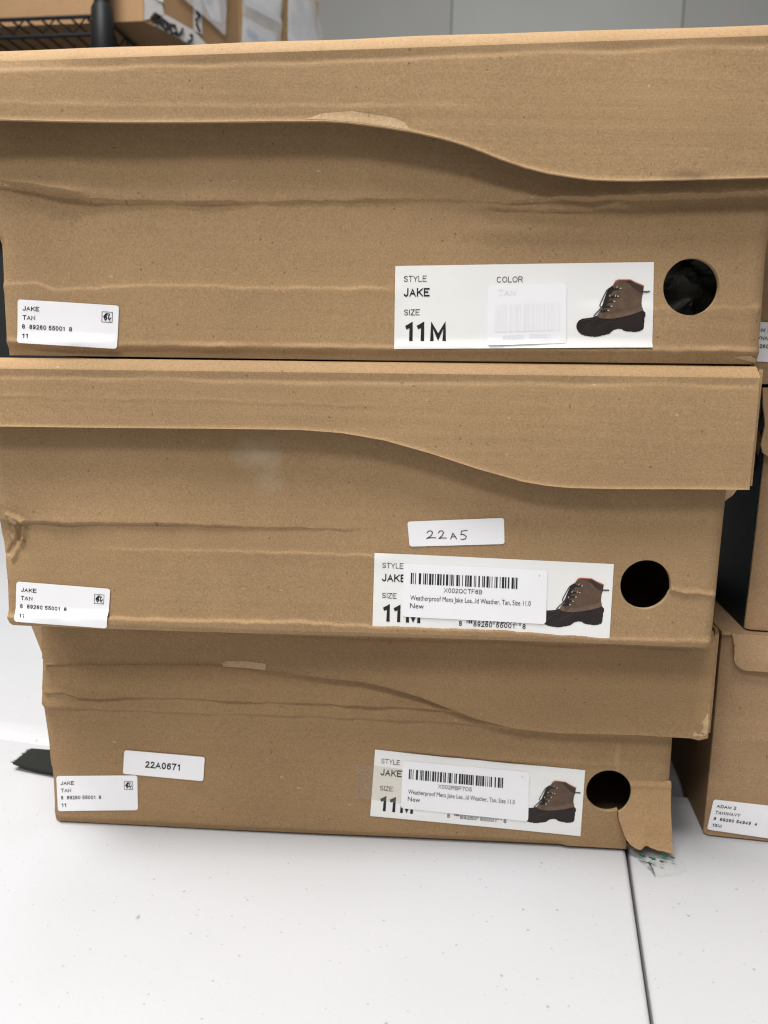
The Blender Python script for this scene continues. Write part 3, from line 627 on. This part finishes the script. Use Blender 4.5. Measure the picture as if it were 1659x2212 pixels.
sheet('packing_slip', c2, [(240, 985), (345, 985), (343, 925), (240, 918)], .005, M_SLIP)
sheet('packing_slip', c3, [(372, 1000), (448, 1000), (470, 950), (472, 900), (372, 880)], .003, M_SLIP)
sheet('pouch', c3, [(365, 1008), (452, 1008), (481, 955), (481, 860), (363, 860)], .006, M_POUCH, wob=.008)
# dark bin on the lower shelf
mb = MB(); mb.prism([(-1.35, 1.42), (-.50, 1.36), (-.46, 1.74), (-1.30, 1.80)], .2025, .50, 0)
mb.prism([(-1.37, 1.40), (-.485, 1.34), (-.44, 1.76), (-1.32, 1.82)], .46, .485, 0)
tag(link('storage_bin', mb.mesh('storage_bin'), None, [plain('black_plastic', (.010, .0105, .012), .5, .4)]), 'black plastic bin on the lower rack shelf, a dark sliver at the left margin', 'bin')

# ================================================================== THE THREE SHOE BOXES
def shoe_box(loc, yaw, label):
    e = empty('shoe_box', loc, yaw); tag(e, label, 'shoe box', STACK); return e
def add_body(e, left, right, bot, vtop, hole, hr, creases, seed, mat, wob=.0, patches=(), tear=None, dense=None):
    ul, ur = lin(left), lin(right)
    bx, by = interp(bot)
    sf = relief(creases, ul, ur, seed)
    out = [(x, y) for x, y in zip(bx, by)] + [(ur(v / 1000), v / 1000) for v in range(int(by[-1] * 1000) + 3, int(vtop * 1000), 3)] + [(ur(vtop), vtop), (ul(vtop), vtop)] + [(ul(v / 1000), v / 1000) for v in range(int(vtop * 1000) - 3, int(by[0] * 1000) + 2, -3)]
    holes = [circle(hole[0] / 1000, hole[1] / 1000, hr, wob=wob)]
    if tear:      # the tear runs from the foot of the panel into the hole; what lies right of it is the flap
        tl, arc_big = tear
        out = [p for p in out[:len(bx)] if p[0] < tl[0][0] - .001] + tl + arc_big + [(ur(.041), .041)] + [p for p in out[len(bx):] if p[1] > .042 or p[0] < 0]
        holes = []
    mb = MB(); panel(mb, out, holes, sf, .0035, .0008, .0028, 0, 1, backmat=2, lines=[c.y for c in creases if getattr(c, 'sharp', False)], dense=dense)
    shell(mb, ul(.02) + .0005, ur(.02) - .0005, .0, vtop - .001, ul, ur, 0)
    for poly in patches: panel(mb, [(a / 1000, b / 1000) for a, b in poly], (), lambda u, v: sf(u, v) + .0002, .0035, .002, .0003, 3, step=.002)
    link('body', mb.mesh('body'), e, [mat, M_EDGE, KR_IN, M_TORN]); return sf

# ---- top box
e = shoe_box((0, .35972, 2 * HB), R(-1.591), 'topmost shoe box, with a blank white sticker over its barcode')
cr0 = [crease([(-172, 71.1), (-154, 69.4), (-137, 67.2), (-130, 65.6), (-79, 65.4), (-41, 66.5), (-3, 67.9), (29, 68.5), (48, 67.3), (72, 69.8), (85, 69.7), (110, 71.2), (162, 73.6)], 'lip', .0017, .0009, .018, amps=[.9, 1, 1.2, 1.1, .55, .45, .4, .5, .7, 1.0, 1.1, 1.25, 1.4]),
       crease([(-172, 73.5), (-154, 71.5), (-137, 69)], 'ridge', .0016, .0013, .01),
       crease([(42, 65.3), (61, 64.7), (86, 65.7), (93, 67.4)], 'lip', .0012, .0008, .006),
       crease([(60, 57), (110, 58), (165, 62)], 'ridge', .0022, .007, .02, .04),
       crease([(-172, 29.9), (-155, 30.3), (-148, 28.4), (-129, 28.8), (-115, 30.5), (-84, 31.2), (-69, 30.5), (-3, 31.5)], 'shelf', .0006, .0011, .010),
       crease([(90, 25), (120, 26), (162, 27)], 'shelf', .0004, .0011, .008),
       crease([(-172, 4.2), (-148, 4.4), (-139, 5.2), (-130, 4.8), (-120, 4.0), (-49, 5.0), (-2, 5.4), (90, 7.2), (165, 8.4)], 'ridge', .0011, .0016, .01),
       lambda u, v: -.0018 * max(0, min(1, (.0038 + .0125 * (u + .172) / 1 * .35 - v + .0016) / .004)),
       bump_(-.13, .01, .04, .03, .0010), bump_(.05, .02, .12, .05, .0012)]
sf0 = add_body(e, [(-176, 118), (-175, 62), (-171.9, 46), (-171.8, -2)], [(161.4, 118), (161.4, 47), (162.5, 2)], [(-171.8, -1.0), (-90, -.2), (0, .7), (83, 1.9), (162.4, 2.9)], .119, (129.9, 34.9), .0120, cr0, 11.0, kraft('kraft_cardboard_worn'), 0, [[(-175, 73.2), (-170, 72.6), (-164.8, 71.2), (-165.4, 70.6), (-171, 71.0), (-175, 71.6)], [(150, 1.2 + 4.6), (158, 6.4), (162, 4.6), (161, 3.4), (156, 4.4)]])
mb, lf = lid_mesh([(-180, 93.9), (-163, 94), (-140, 93.9), (-114.5, 94.1), (-76, 94.9), (-47, 95.7), (-28, 96), (-19, 95.6), (-10.5, 94.8), (-3.7, 94), (8.3, 92.4), (20, 90.1), (29, 87.8), (36.4, 85.4), (45, 82.3), (54.7, 79.4), (63.5, 77.4), (73, 76.1), (82, 75.1), (92, 74.9), (101, 75), (114, 75.5), (129, 76.1), (153, 77.1), (172, 77.9)],
                  -.1795, .1705, lambda u: .1240 + (u + .1635) * .0436, .0120,
                  relief([crease([(-180, 101), (-60, 101.5), (20, 103)], 'shelf', .0002, .001, .008), bump_(-.17, .1, .05, .03, .002), bump_(.1, .1, .08, .02, .0006)], lambda v: -1, lambda v: 1, 21.0), cd=.0075, ch=.0070,
                  patches=[[(-36, 96.6), (-29, 99.0), (-17, 100), (-4, 98.3), (1, 97.5), (4.6, 96), (7.6, 93.0), (-3.7, 94.5), (-10.5, 95.3), (-19, 96.1), (-28, 96.5)]])
link('lid', mb.mesh('lid'), e, [kraft('kraft_lid_scuffed', stains=[(.122, .0772, .014, .0035, (.12, .085, .055), .55)]), M_EDGE, M_TORN])
style_label(e, [(2.3, 40.9), (113.1, 44.8), (115.0, 8.9), (2.7, 5.6)], sf0)
size_label(e, [(-164.3, 23.3), (-118.9, 21.5), (-120.4, 2.8), (-165.5, 4.4)], JAKE, lambda u, v: max(sf0(u, v), sf0(u, v + .004)))
sh = Sheet([(42.6, 33.3), (76.3, 35.0), (77.7, 9.9), (43.5, 8.1)], 33.8, 25.2, sf0, .0007, 1.2)
wd = upc('889260550018'); sh.bars(3.2, 31, 8.0, 19.6, wd, 1); sh.text('TAN', 4.2, 12, 4.2, 2.6, 1, .02); sh.text('89260', 6.5, 15.5, 22.8, 1.8, 1, .01); sh.text('55001', 18.0, 27.0, 22.6, 1.8, 1, .01)
link('blank_sticker', sh.mb.mesh('blank_sticker'), e, [M_STICK, M_FAINT])
# crumpled paper inside, seen through the hole of the top box
mb = MB(); g = 34; vs = []
for i in range(g):
    for j in range(g):
        u = .100 + .060 * i / (g - 1); v = .010 + .062 * j / (g - 1)
        d = .012 + .016 * abs(noise.noise((u * 55, v * 55, 3.3))) + .010 * abs(noise.noise((u * 120, v * 120, 8.3))) + .30 * max(0, (v - .036) - .9 * (u - .128)) * .4 + .35 * max(0, u - .133)
        vs.append((u, d, v))
mb.add(vs, [(i * g + j, (i + 1) * g + j, (i + 1) * g + j + 1, i * g + j + 1) for i in range(g - 1) for j in range(g - 1)], 0, False)
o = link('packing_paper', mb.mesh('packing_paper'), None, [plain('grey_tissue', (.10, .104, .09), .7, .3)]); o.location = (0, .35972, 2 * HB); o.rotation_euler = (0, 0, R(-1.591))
tag(o, 'crumpled grey packing paper inside the topmost box, behind its round hole', 'packing paper')

# ---- middle box
e = shoe_box((0, .36438, HB), R(-1.454), 'middle shoe box, with the handwritten 22A5 sticker')
def segd(u, v, a, b):
    ax, ay, bx, by = a[0] / 1000, a[1] / 1000, b[0] / 1000, b[1] / 1000; t = max(0, min(1, ((u - ax) * (bx - ax) + (v - ay) * (by - ay)) / ((bx - ax) ** 2 + (by - ay) ** 2)))
    return math.hypot(u - ax - t * (bx - ax), v - ay - t * (by - ay))
CRUM = [((-176.5, 51.6), (-169, 48.8), .0017, .0010), ((-169.3, 48.5), (-170.2, 40), .0016, .0008), ((-170.2, 40), (-175, 30), .0010, .0011), ((-171.8, 47.5), (-172.6, 38), -.0015, .0008), ((-172.6, 38), (-175.5, 31), .0012, .0009), ((-174.6, 46), (-174.9, 38.6), .0014, .0009), ((-174.9, 38.6), (-178, 33), -.0013, .0010), ((-177.5, 43), (-174.9, 38.8), .0013, .0008), ((-176.8, 46.6), (-173.5, 46.2), -.0012, .0006), ((-173, 37.8), (-170, 38.6), .0010, .0007)]
def crumple(u, v):
    if u > -.158 or not .02 < v < .06: return 0.0
    return sum(h * math.exp(-(segd(u, v, a, b) / w) ** 2) for a, b, h, w in CRUM) + .0009 * noise.noise((u * 260, v * 200, 4)) * math.exp(-((u + .174) / .006) ** 2 - ((v - .042) / .010) ** 2)
cr1 = [crease([(-170, 48.3), (-136, 49.1), (-100, 49.7), (-82, 49.2), (-65, 49), (-44, 49.2), (-20, 49.3)], 'lip', .0011, .0007, .010, .02, [1.3, 1.2, 1, .8, .6, .5, .3]),
       crease([(-128, 37.2), (-104, 37.3), (-60, 37.7), (-17, 37.7), (-5, 37.4)], 'shelf', .0007, .0008, .006, .02, [.4, .8, .9, 1, 1]),
       crease([(-180, 2.6), (-129, 3.6), (-88, 3.5), (-38, 4.6), (1, 3.2), (60, 3.3), (104, 1.6), (157, 2.0)], 'shelf', .0013, .0008, .009, .02, [1.2, 1.2, 1.1, 1, .8, .6, .4, .3]),
       crease([(134, 25.9), (141, 24.4), (156, 23.7)], 'ridge', .0012, .0013, .01),
       lambda u, v: -.0016 * max(0, min(1, (-.0004 - v) / .0022)),
       bump_(-.178, .041, .011, .012, -.0030), crumple, bump_(.03, .07, .09, .03, -.0012)]
sf1 = add_body(e, [(-184, 118), (-184, 60), (-183, 51.5), (-182.3, 47), (-182.2, 43), (-180.3, 32), (-179.4, 21), (-179.9, -3)], [(157, 118), (156.4, 72), (156, 36), (155.7, -3)], [(-179.9, -2.1), (-129, -2.6), (-71, -2.3), (1.4, -1.7), (82, -1.7), (155.7, -2.2)], .119, (122.4, 27.5), .0117, cr1, 5.0,
               kraft('kraft_cardboard_dusty', stains=[(-.058, .083, .016, .010, (.50, .42, .31), .42), (-.053, .071, .010, .010, (.50, .42, .31), .25)]), patches=[[(-176.0, 51.0), (-172.6, 50.6), (-171.4, 48.9), (-172.0, 47.4), (-174.4, 47.0), (-176.6, 48.0)], [(-170.9, 48.9), (-170.0, 48.3), (-170.4, 44.4), (-171.0, 44.2)]], dense=(-.184, -.160, .020, .057))
mb, lf = lid_mesh([(-185, 93.4), (-173, 93.6), (-148, 93.9), (-120, 94.3), (-89, 94.9), (-58, 95.4), (-37.5, 95.6), (-19, 94.7), (-.6, 92), (20, 86.8), (41, 80.5), (61.5, 75.3), (72, 73.8), (82, 73.1), (103, 73.2), (133, 74), (160.4, 74.5)],
                  -.184, .1612, lambda u: .1241 + (u + .172) * .0122, .0100,
                  relief([crease([(-185, 107), (-100, 107.5), (-10, 107)], 'ridge', .00014, .0006, .004), bump_(.1, .1, .07, .02, .0008)], lambda v: -1, lambda v: 1, 33.0), flare_r=.0052)
panel(mb, [(.1560, .0735), (.1625, .0738), (.1632, .0690), (.1618, .0645), (.1600, .0632), (.1588, .0668)], (), lambda u, v: -.004 - 8 * (.0738 - v) * .2, .002, .002, .0006, 2, step=.002)
link('lid', mb.mesh('lid'), e, [KR, M_EDGE, M_TORN])
style_label(e, [(-3.9, 38.8), (107.0, 36.9), (107.4, .6), (-4.1, 2.6)], lambda u, v: sf1(u, max(v, .0045)))
size_label(e, [(-173.7, 19.7), (-128.8, 17.5), (-130.6, -1.6), (-175.1, .4)], JAKE, lambda u, v: sf1(u, max(v, .001)) + .0002)
barcode_sticker(e, [(9.9, 34.0), (76.5, 33.0), (77.3, 7.2), (9.8, 8.7)], 'X002QCTF6B', lambda u, v: sf1(u, v))
sh = Sheet([(10.9, 53.9), (55.4, 57.0), (56.2, 44.8), (12.3, 42.2)], 44.5, 12.1, sf1, .0004, 1.2)
for st in ([(185, 163), (192, 155), (202, 153), (210, 160), (205, 172), (194, 181), (182, 187), (200, 184), (222, 184)], [(235, 163), (241, 154), (252, 153), (258, 161), (250, 175), (235, 187), (252, 184), (268, 185)], [(287, 189), (298, 163), (313, 188)], [(291, 180), (309, 178)], [(336, 154), (333, 170), (345, 168), (356, 177), (352, 187), (340, 191), (332, 189)], [(335, 154), (362, 150)]):
    sh.stroke([((x - 104) * .1064, (y - 113 + (x - 104) * .04) * .108) for x, y in st], .42, 1)
link('number_sticker', sh.mb.mesh('number_sticker'), e, [M_STICK, M_PEN])

# ---- bottom box
e = shoe_box((0, .39707, 0), R(-2.507), 'lowest shoe box of the stack, with a torn corner and the printed 22A0671 sticker')
cr2 = [crease([(-177, 75.5), (-168, 76.7), (-159, 74.4), (-134, 76.1), (-103, 76.7), (-66, 76.5), (-29, 77.1), (2, 77.2), (27, 76.8), (45, 75.6), (80, 74)], 'lip', .0017, .0008, .010, .02, [.6, .8, 1, .9, .8, .9, 1, 1.1, 1.1, 1, .6]),
       crease([(-178, 67.6), (-147, 68.2), (-91, 68.2), (-53, 69.3), (3, 69.3), (27, 69.4), (68, 67.7), (120, 66)], 'lip', .0013, .0018, .008, .02, [1.3, 1.1, 1, 1.2, 1.3, 1.2, .9, .3]),
       bump_(-.158, .0785, .016, .0028, -.0014),
       crease([(20, 53), (60, 50), (110, 49)], 'ridge', .0008, .002, .01, .03),
       lambda u, v: -.0020 * max(0, min(1, (.0045 - v) / .0045)) * (1 if u < .1 else 0),
       bump_(-.06, .035, .1, .03, .0020)]
mat2 = kraft('kraft_cardboard_dark', (.330, .212, .109), stains=[(-.0975, .0255, .008, .004, (.26, .17, .09), .5), (.125, .0545, .0022, .009, (.50, .35, .20), .4)])  # browner board, darkened further for the light's falloff down the stack
HC, HR = (.1219, .0343), .0117
tear_line = [(.1335, .0019), (.1327, .0079), (.1303, .0130), (.1291, .0154), (.1272, .0205)]
ha0, ha1 = R(-62), math.asin((.041 - HC[1]) / HR)
arc_left = [(HC[0] + HR * math.cos(a), HC[1] + HR * math.sin(a)) for a in [ha0 - (ha0 + 2 * math.pi - ha1) * k / 40 for k in range(41)]]
arc_right = [(HC[0] + HR * math.cos(a), HC[1] + HR * math.sin(a)) for a in [ha1 + (ha0 - ha1) * k / 14 for k in range(15)]]
sf2 = add_body(e, [(-179, 118), (-180.5, 85), (-181.3, 70), (-179.2, 50), (-177.3, 28), (-177.2, 13), (-177.8, 0)], [(153.2, 118), (153.2, 66), (153.6, 39), (153.8, 17), (153.5, 0)], [(-177.7, .9), (-104, 1.1), (4, 2.0), (96, 2.2), (153.5, 1.6)], .117, (121.9, 34.3), .0117, cr2, 8.0, mat2,
               tear=(tear_line, arc_left))
mb, lf = lid_mesh([(-178.2, 92.4), (-168, 92.8), (-125, 94.3), (-89, 95.6), (-58.5, 93.9), (-28.5, 92.4), (-10.6, 91.9), (2.4, 89.8), (20.3, 85.3), (41, 77.9), (50.4, 74.6), (69.6, 70.4), (92, 68.9), (110, 69.4), (133, 69.7), (150, 69.4), (159, 69.3), (163, 68.4), (167, 69.9)],
                  -.1778, .1672, lambda u: .1225 + (u + .178) * .006, .0075,
                  relief([bump_(.165, .077, .006, .006, .0022), bump_(.1625, .074, .0018, .004, -.0016), bump_(.160, .079, .0016, .005, -.001), lambda u, v: -.0052 * sig((-.035 - u) / .018)], lambda v: -1, lambda v: 1, 44.0), flare_l=.0012, flare_r=.0034, wl=.0012,
                  patches=[[(-82.5, 97.2), (-79, 98.5), (-69.5, 98.9), (-59.2, 98), (-59.4, 94.6), (-69.6, 95.4), (-81.5, 95.4)], [(159.5, 70.2), (162, 76.5), (166.2, 83.5), (166.6, 72), (164.5, 70.5)]])
mb.hexa([(-.1783, .0008, .0930), (-.2005, .045, .0930), (-.1985, .045, .0930), (-.1765, .0008, .0930)], [(-.1786, .0008, .1222), (-.2160, .045, .1222), (-.2140, .045, .1222), (-.1765, .0008, .1222)], 0)
link('lid', mb.mesh('lid'), e, [mat2, M_EDGE, M_TORN])
# the torn flap beside the hole, bent outward at its foot
mb = MB()
def flapf(u, v):
    k = max(0, (.041 - v) / .038)
    return sf2(min(u, .1495), v) + .0068 * k ** 1.3 + .0007 * math.exp(-((v - .0385) / .0011) ** 2) + .0014 * k * noise.noise((u * 90, v * 70, 2)) + .0012 * math.exp(-((u - .1385) / .003) ** 2 - ((v - .009) / .006) ** 2) + .0020 * max(0, .012 - v) / .012 * (1 if u > .12 else 0)
panel(mb, arc_right + [(.1274, .0206), (.1293, .0154), (.1315, .0104), (.1329, .0086), (.1345, .0074), (.1362, .0066), (.1379, .0063), (.1392, .0067), (.1403, .0078), (.1416, .0082), (.1428, .0078), (.1440, .0070), (.1458, .0066), (.1475, .0060), (.1496, .0058), (.1520, .0054), (.1556, .0046), (.1552, .012), (.1543, .026), (.1538, .041)], (), flapf, .0022, .0009, .0017, 0, 1, step=.0015)
o = link('torn_flap', mb.mesh('torn_flap'), e, [kraft('kraft_flap_lit', (.385, .245, .126)), M_TORN]); o['label'] = 'torn cardboard flap bent outward at the lower corner'  # lighter than its panel: light on the outward bend put into the colour
style_label(e, [(-1.5, 52.5), (108.9, 45.6), (108.8, 8.1), (-3.3, 14.5)], sf2)
size_label(e, [(-174.2, 28.5), (-129.2, 31.6), (-129.6, 11.1), (-174.2, 7.9)], JAKE, sf2)
barcode_sticker(e, [(13.4, 47.1), (79.9, 43.3), (80.7, 15.3), (12.9, 20.1)], 'X002RBP7O5', sf2)
sh = Sheet([(-135.9, 45.8), (-92.1, 44.3), (-93.1, 30.6), (-137.0, 32.3)], 44.4, 13.8, sf2, .0007, 1.2); sh.text('22A0671', 11.8, 31.2, 8.9, 3.85, 1, .03)
link('number_sticker', sh.mb.mesh('number_sticker'), e, [M_STICK, M_INK])
sh = Sheet([(-11.1, 44.5), (20, 42.0), (20, 22.0), (-11.5, 25.2)], 31, 19.5, sf2, .0007, 0, -1); link('clear_tape', sh.mb.mesh('clear_tape'), e, [M_TAPE])

# ================================================================== THE RIGHT-HAND STACK
KR_R = kraft('kraft_cardboard_right', (.375, .243, .137)); KR_RT = kraft('kraft_cardboard_tab', (.40, .262, .15)); M_NAVY = plain('navy_printed_side', (.002, .014, .020), .5, .12, .2, 60)
KR_SIDE = kraft('kraft_side_shaded', (.26, .17, .09))  # darker kraft copy with the sides' shade in its colour; also colours the scuffs
YR = R(-8.2); RG = 'hinged lid boxes stacked at the right'
ADAM = ('ADAM 2', 'TAN/NAVY', '8  89260 54949  4', '13M')
def hinged_box(loc, h, label, side_mat, tab, seed, ur=.30, lab=None, left=lambda v: 0.0, top_lip=.0):
    e = empty('hinged_box', loc, YR); tag(e, label, 'box', RG)
    sf = relief([crease([(0, 59.3), (9, 59.1), (28, 60.2), (60, 61)], 'shelf', .0004, .0006, .004), bump_(.03, .05, .06, .04, .0012)], left, lambda v: 1, seed, .0022)
    mb = MB()
    panel(mb, [(left(0), .0008), (ur, .0006), (ur, h), (left(h), h)], (), sf, .004, .0012, .0018, 0, 1, step=.0025)
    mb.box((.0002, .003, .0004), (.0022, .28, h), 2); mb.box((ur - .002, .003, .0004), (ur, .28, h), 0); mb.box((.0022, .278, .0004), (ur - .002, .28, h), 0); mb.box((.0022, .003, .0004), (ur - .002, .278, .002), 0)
    if side_mat is M_NAVY:                                # printed skin scuffed off along the upper edge of the side
        rnd = random.Random(5)
        for k in range(11):
            y = .004 + rnd.random() * .05; z = h * (.70 + .28 * rnd.random()); s = .002 + .0035 * rnd.random()
            poly = [(-.0002 - k * 2e-5, y + s * math.cos(a) * (.6 + rnd.random() * .8), z + 1.7 * s * math.sin(a) * (.5 + rnd.random() * .8)) for a in [2 * math.pi * q / 9 for q in range(9)]]
            mb.add(poly, [tuple(range(9))[::-1]], 3)
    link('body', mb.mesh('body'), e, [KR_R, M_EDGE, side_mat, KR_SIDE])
    mb = MB(); mb.box((-.0012, -.0015, h), (ur, .282, h + .0016), 0)
    panel(mb, [(a / 1000, b / 1000) for a, b in tab], (), lambda u, v: .0045 + .0012 * noise.noise((u * 60, v * 60, seed)) - .0022 * max(0, min(1, (v - h + .012) / .012)), .003, .0015, .0017, 1, 2, step=.0018)
    link('lid', mb.mesh('lid'), e, [KR_R, KR_RT, M_EDGE])
    if lab: size_label(e, lab, ADAM, sf, .0005)
    return e
h1 = .1160
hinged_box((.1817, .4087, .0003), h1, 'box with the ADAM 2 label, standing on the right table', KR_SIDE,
           [(3.6, 117), (4.8, 111.8), (5.2, 107), (5.0, 104), (6.2, 101.4), (8.2, 99.5), (11.4, 98.1), (40, 98.3), (300, 98.3), (300, 117)], 3.0,
           lab=[(2.9, 22.4), (47.5, 21.5), (46.5, 2.0), (.95, 4.2)], left=lambda v: .0004 * noise.noise((v * 300, 1, 1)))
hinged_box((.1935, .4095, .1182), .1262, 'box with a dark navy side, between two other boxes at the right margin', M_NAVY,
           [(-4.0, 127.5), (-3.4, 118), (-2.0, 109), (-2.9, 99), (-1.6, 95.0), (1.2, 93.0), (30, 92.5), (300, 92.5), (300, 127.5)], 6.0,
           left=lambda v: .0016 * min(1, v / .08) + .0004 * noise.noise((v * 260, 1, 1)))
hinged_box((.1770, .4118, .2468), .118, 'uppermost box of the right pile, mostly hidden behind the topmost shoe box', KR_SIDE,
           [(3.6, 119), (5, 106), (8.2, 101.5), (11.4, 100), (300, 100), (300, 119)], 9.0,
           lab=[(1.5, 31.5), (46.5, 29.5), (45.6, 10.2), (.6, 12.2)])

# ================================================================== SMALL THINGS ON THE TABLE
m, nt, b = new_mat('black_webbing'); v = coords(nt, (260, 330, 1))
wv = N(nt, 'ShaderNodeTexWave'); wv.inputs['Scale'].default_value = 1.4; wv.inputs['Distortion'].default_value = 1.5; nt.links.new(v, wv.inputs['Vector'])
nt.links.new(mix(nt, wv.outputs['Fac'], (.003, .004, .003), (.024, .027, .022)), b.inputs['Base Color']); b.inputs['Roughness'].default_value = .8
bp = N(nt, 'ShaderNodeBump'); bp.inputs['Strength'].default_value = .8; bp.inputs['Distance'].default_value = .0008; nt.links.new(wv.outputs['Fac'], bp.inputs['Height']); nt.links.new(bp.outputs[0], b.inputs['Normal'])
M_WEB = m
mb = MB(); g = 22; q = [Vector((-.2274, .4700)), Vector((-.2120, .4575)), Vector((-.135, .4250)), Vector((-.135, .4640))]
q = [Vector((-.2256, .4873)), Vector((-.2262, .4630)), Vector((-.1500, .4402)), Vector((-.1500, .4715))]    # far-left, near-left, near-right, far-right
q[1] = Vector((-.2262, .4632))
def strap(a, bb, up):
    p = q[0].lerp(q[1], bb).lerp(q[3].lerp(q[2], bb), a); z = .0012 + .0016 * math.sin(a * 3 + .4) + .0022 * max(0, .18 - a) / .18 * bb + up
    return (p.x, p.y, z)
for up in (0.0, .0014):
    mb.add([strap(i / g, j / g, up) for i in range(g + 1) for j in range(g + 1)], [(i * (g + 1) + j, (i + 1) * (g + 1) + j, (i + 1) * (g + 1) + j + 1, i * (g + 1) + j + 1)[::(1 if up == 0 else -1)] for i in range(g) for j in range(g)], 0, True)
rim = [(i / g, 0) for i in range(g + 1)] + [(1, j / g) for j in range(1, g + 1)] + [(1 - i / g, 1) for i in range(1, g + 1)] + [(0, 1 - j / g) for j in range(1, g)]
vs = [strap(a, bb, 0) for a, bb in rim] + [strap(a, bb, .0014) for a, bb in rim]; n = len(rim)
mb.add(vs, [(i, (i + 1) % n, n + (i + 1) % n, n + i) for i in range(n)], 0)
for k in range(46):                                            # frayed threads at the cut end
    bb = random.random(); a = Vector(strap(0, bb, .0007)); d = Vector((-1.0, .35 * random.uniform(-1, 1), random.uniform(-.2, .5))) * random.uniform(.0008, .0022)
    mb.tube([a + Vector((.001, 0, 0)), a + d], [.00022, .00008], 0, 5)
tag(link('webbing_strap', mb.mesh('webbing_strap'), None, [M_WEB]), 'black webbing strap with a frayed cut end, lying left of the lowest shoe box', 'strap')
# clear bag with green arrows sticking out from under the torn corner
bagmats = [clear('thin_plastic_bag', (.98, .985, .98), .10, .12, .16, .9, 60), plain('green_print', (.006, .085, .045), .5, .3), plain('bag_fold', (.10, .11, .10), .5, .4)]
mb = MB(); g = 26; c_ = [Vector((.1330, .3960)), Vector((.1630, .3980)), Vector((.1600, .3745)), Vector((.1425, .3680))]
def bag(a, bb, up=0.0):
    p = c_[0].lerp(c_[1], a).lerp(c_[3].lerp(c_[2], a), bb)
    return Vector((p.x + .0012 * noise.noise((a * 4, bb * 4, 2)), p.y + .0012 * noise.noise((a * 4, bb * 4, 7)), .0009 + .0022 * abs(noise.noise((a * 5, bb * 5, 1.7))) + .0006 * abs(noise.noise((a * 14, bb * 14, 4))) + up))
mb.add([bag(i / g, j / g) for i in range(g + 1) for j in range(g + 1)], [(i * (g + 1) + j, (i + 1) * (g + 1) + j, (i + 1) * (g + 1) + j + 1, i * (g + 1) + j + 1)[::-1] for i in range(g) for j in range(g)], 0, True)
def arrow(x, y, s=1.0, head=True, ang_=-.75):
    ca, sa = math.cos(ang_), math.sin(ang_)
    sh_ = [(-.0022, .0008), (0, .0008), (0, .0017), (.0021, 0), (0, -.0017), (0, -.0008), (-.0022, -.0008)] if head else [(-.0012, .0008), (.0010, .0008), (.0010, -.0008), (-.0012, -.0008)]
    mb.add([(x + s * (px * ca - py * sa), y + s * (px * sa + py * ca), .0042) for px, py in sh_], [tuple(range(len(sh_)))[::-1]], 1)
for x, y, hd in ((.1387, .3815, 1), (.1433, .3793, 1), (.1503, .3822, 1), (.1470, .3768, 0), (.1542, .3806, 0), (.1405, .3752, 0)): arrow(x, y, .95, hd)
mb.tube([(.1391, .3808, .0018), (.1408, .3768, .0030), (.1411, .3725, .0026), (.1414, .3690, .0012)], [.0001, .0003, .0004, .0001], 2, 6)
tag(link('plastic_bag', mb.mesh('plastic_bag'), None, bagmats), 'clear plastic bag printed with green arrows, poking out under the torn box corner', 'plastic bag')
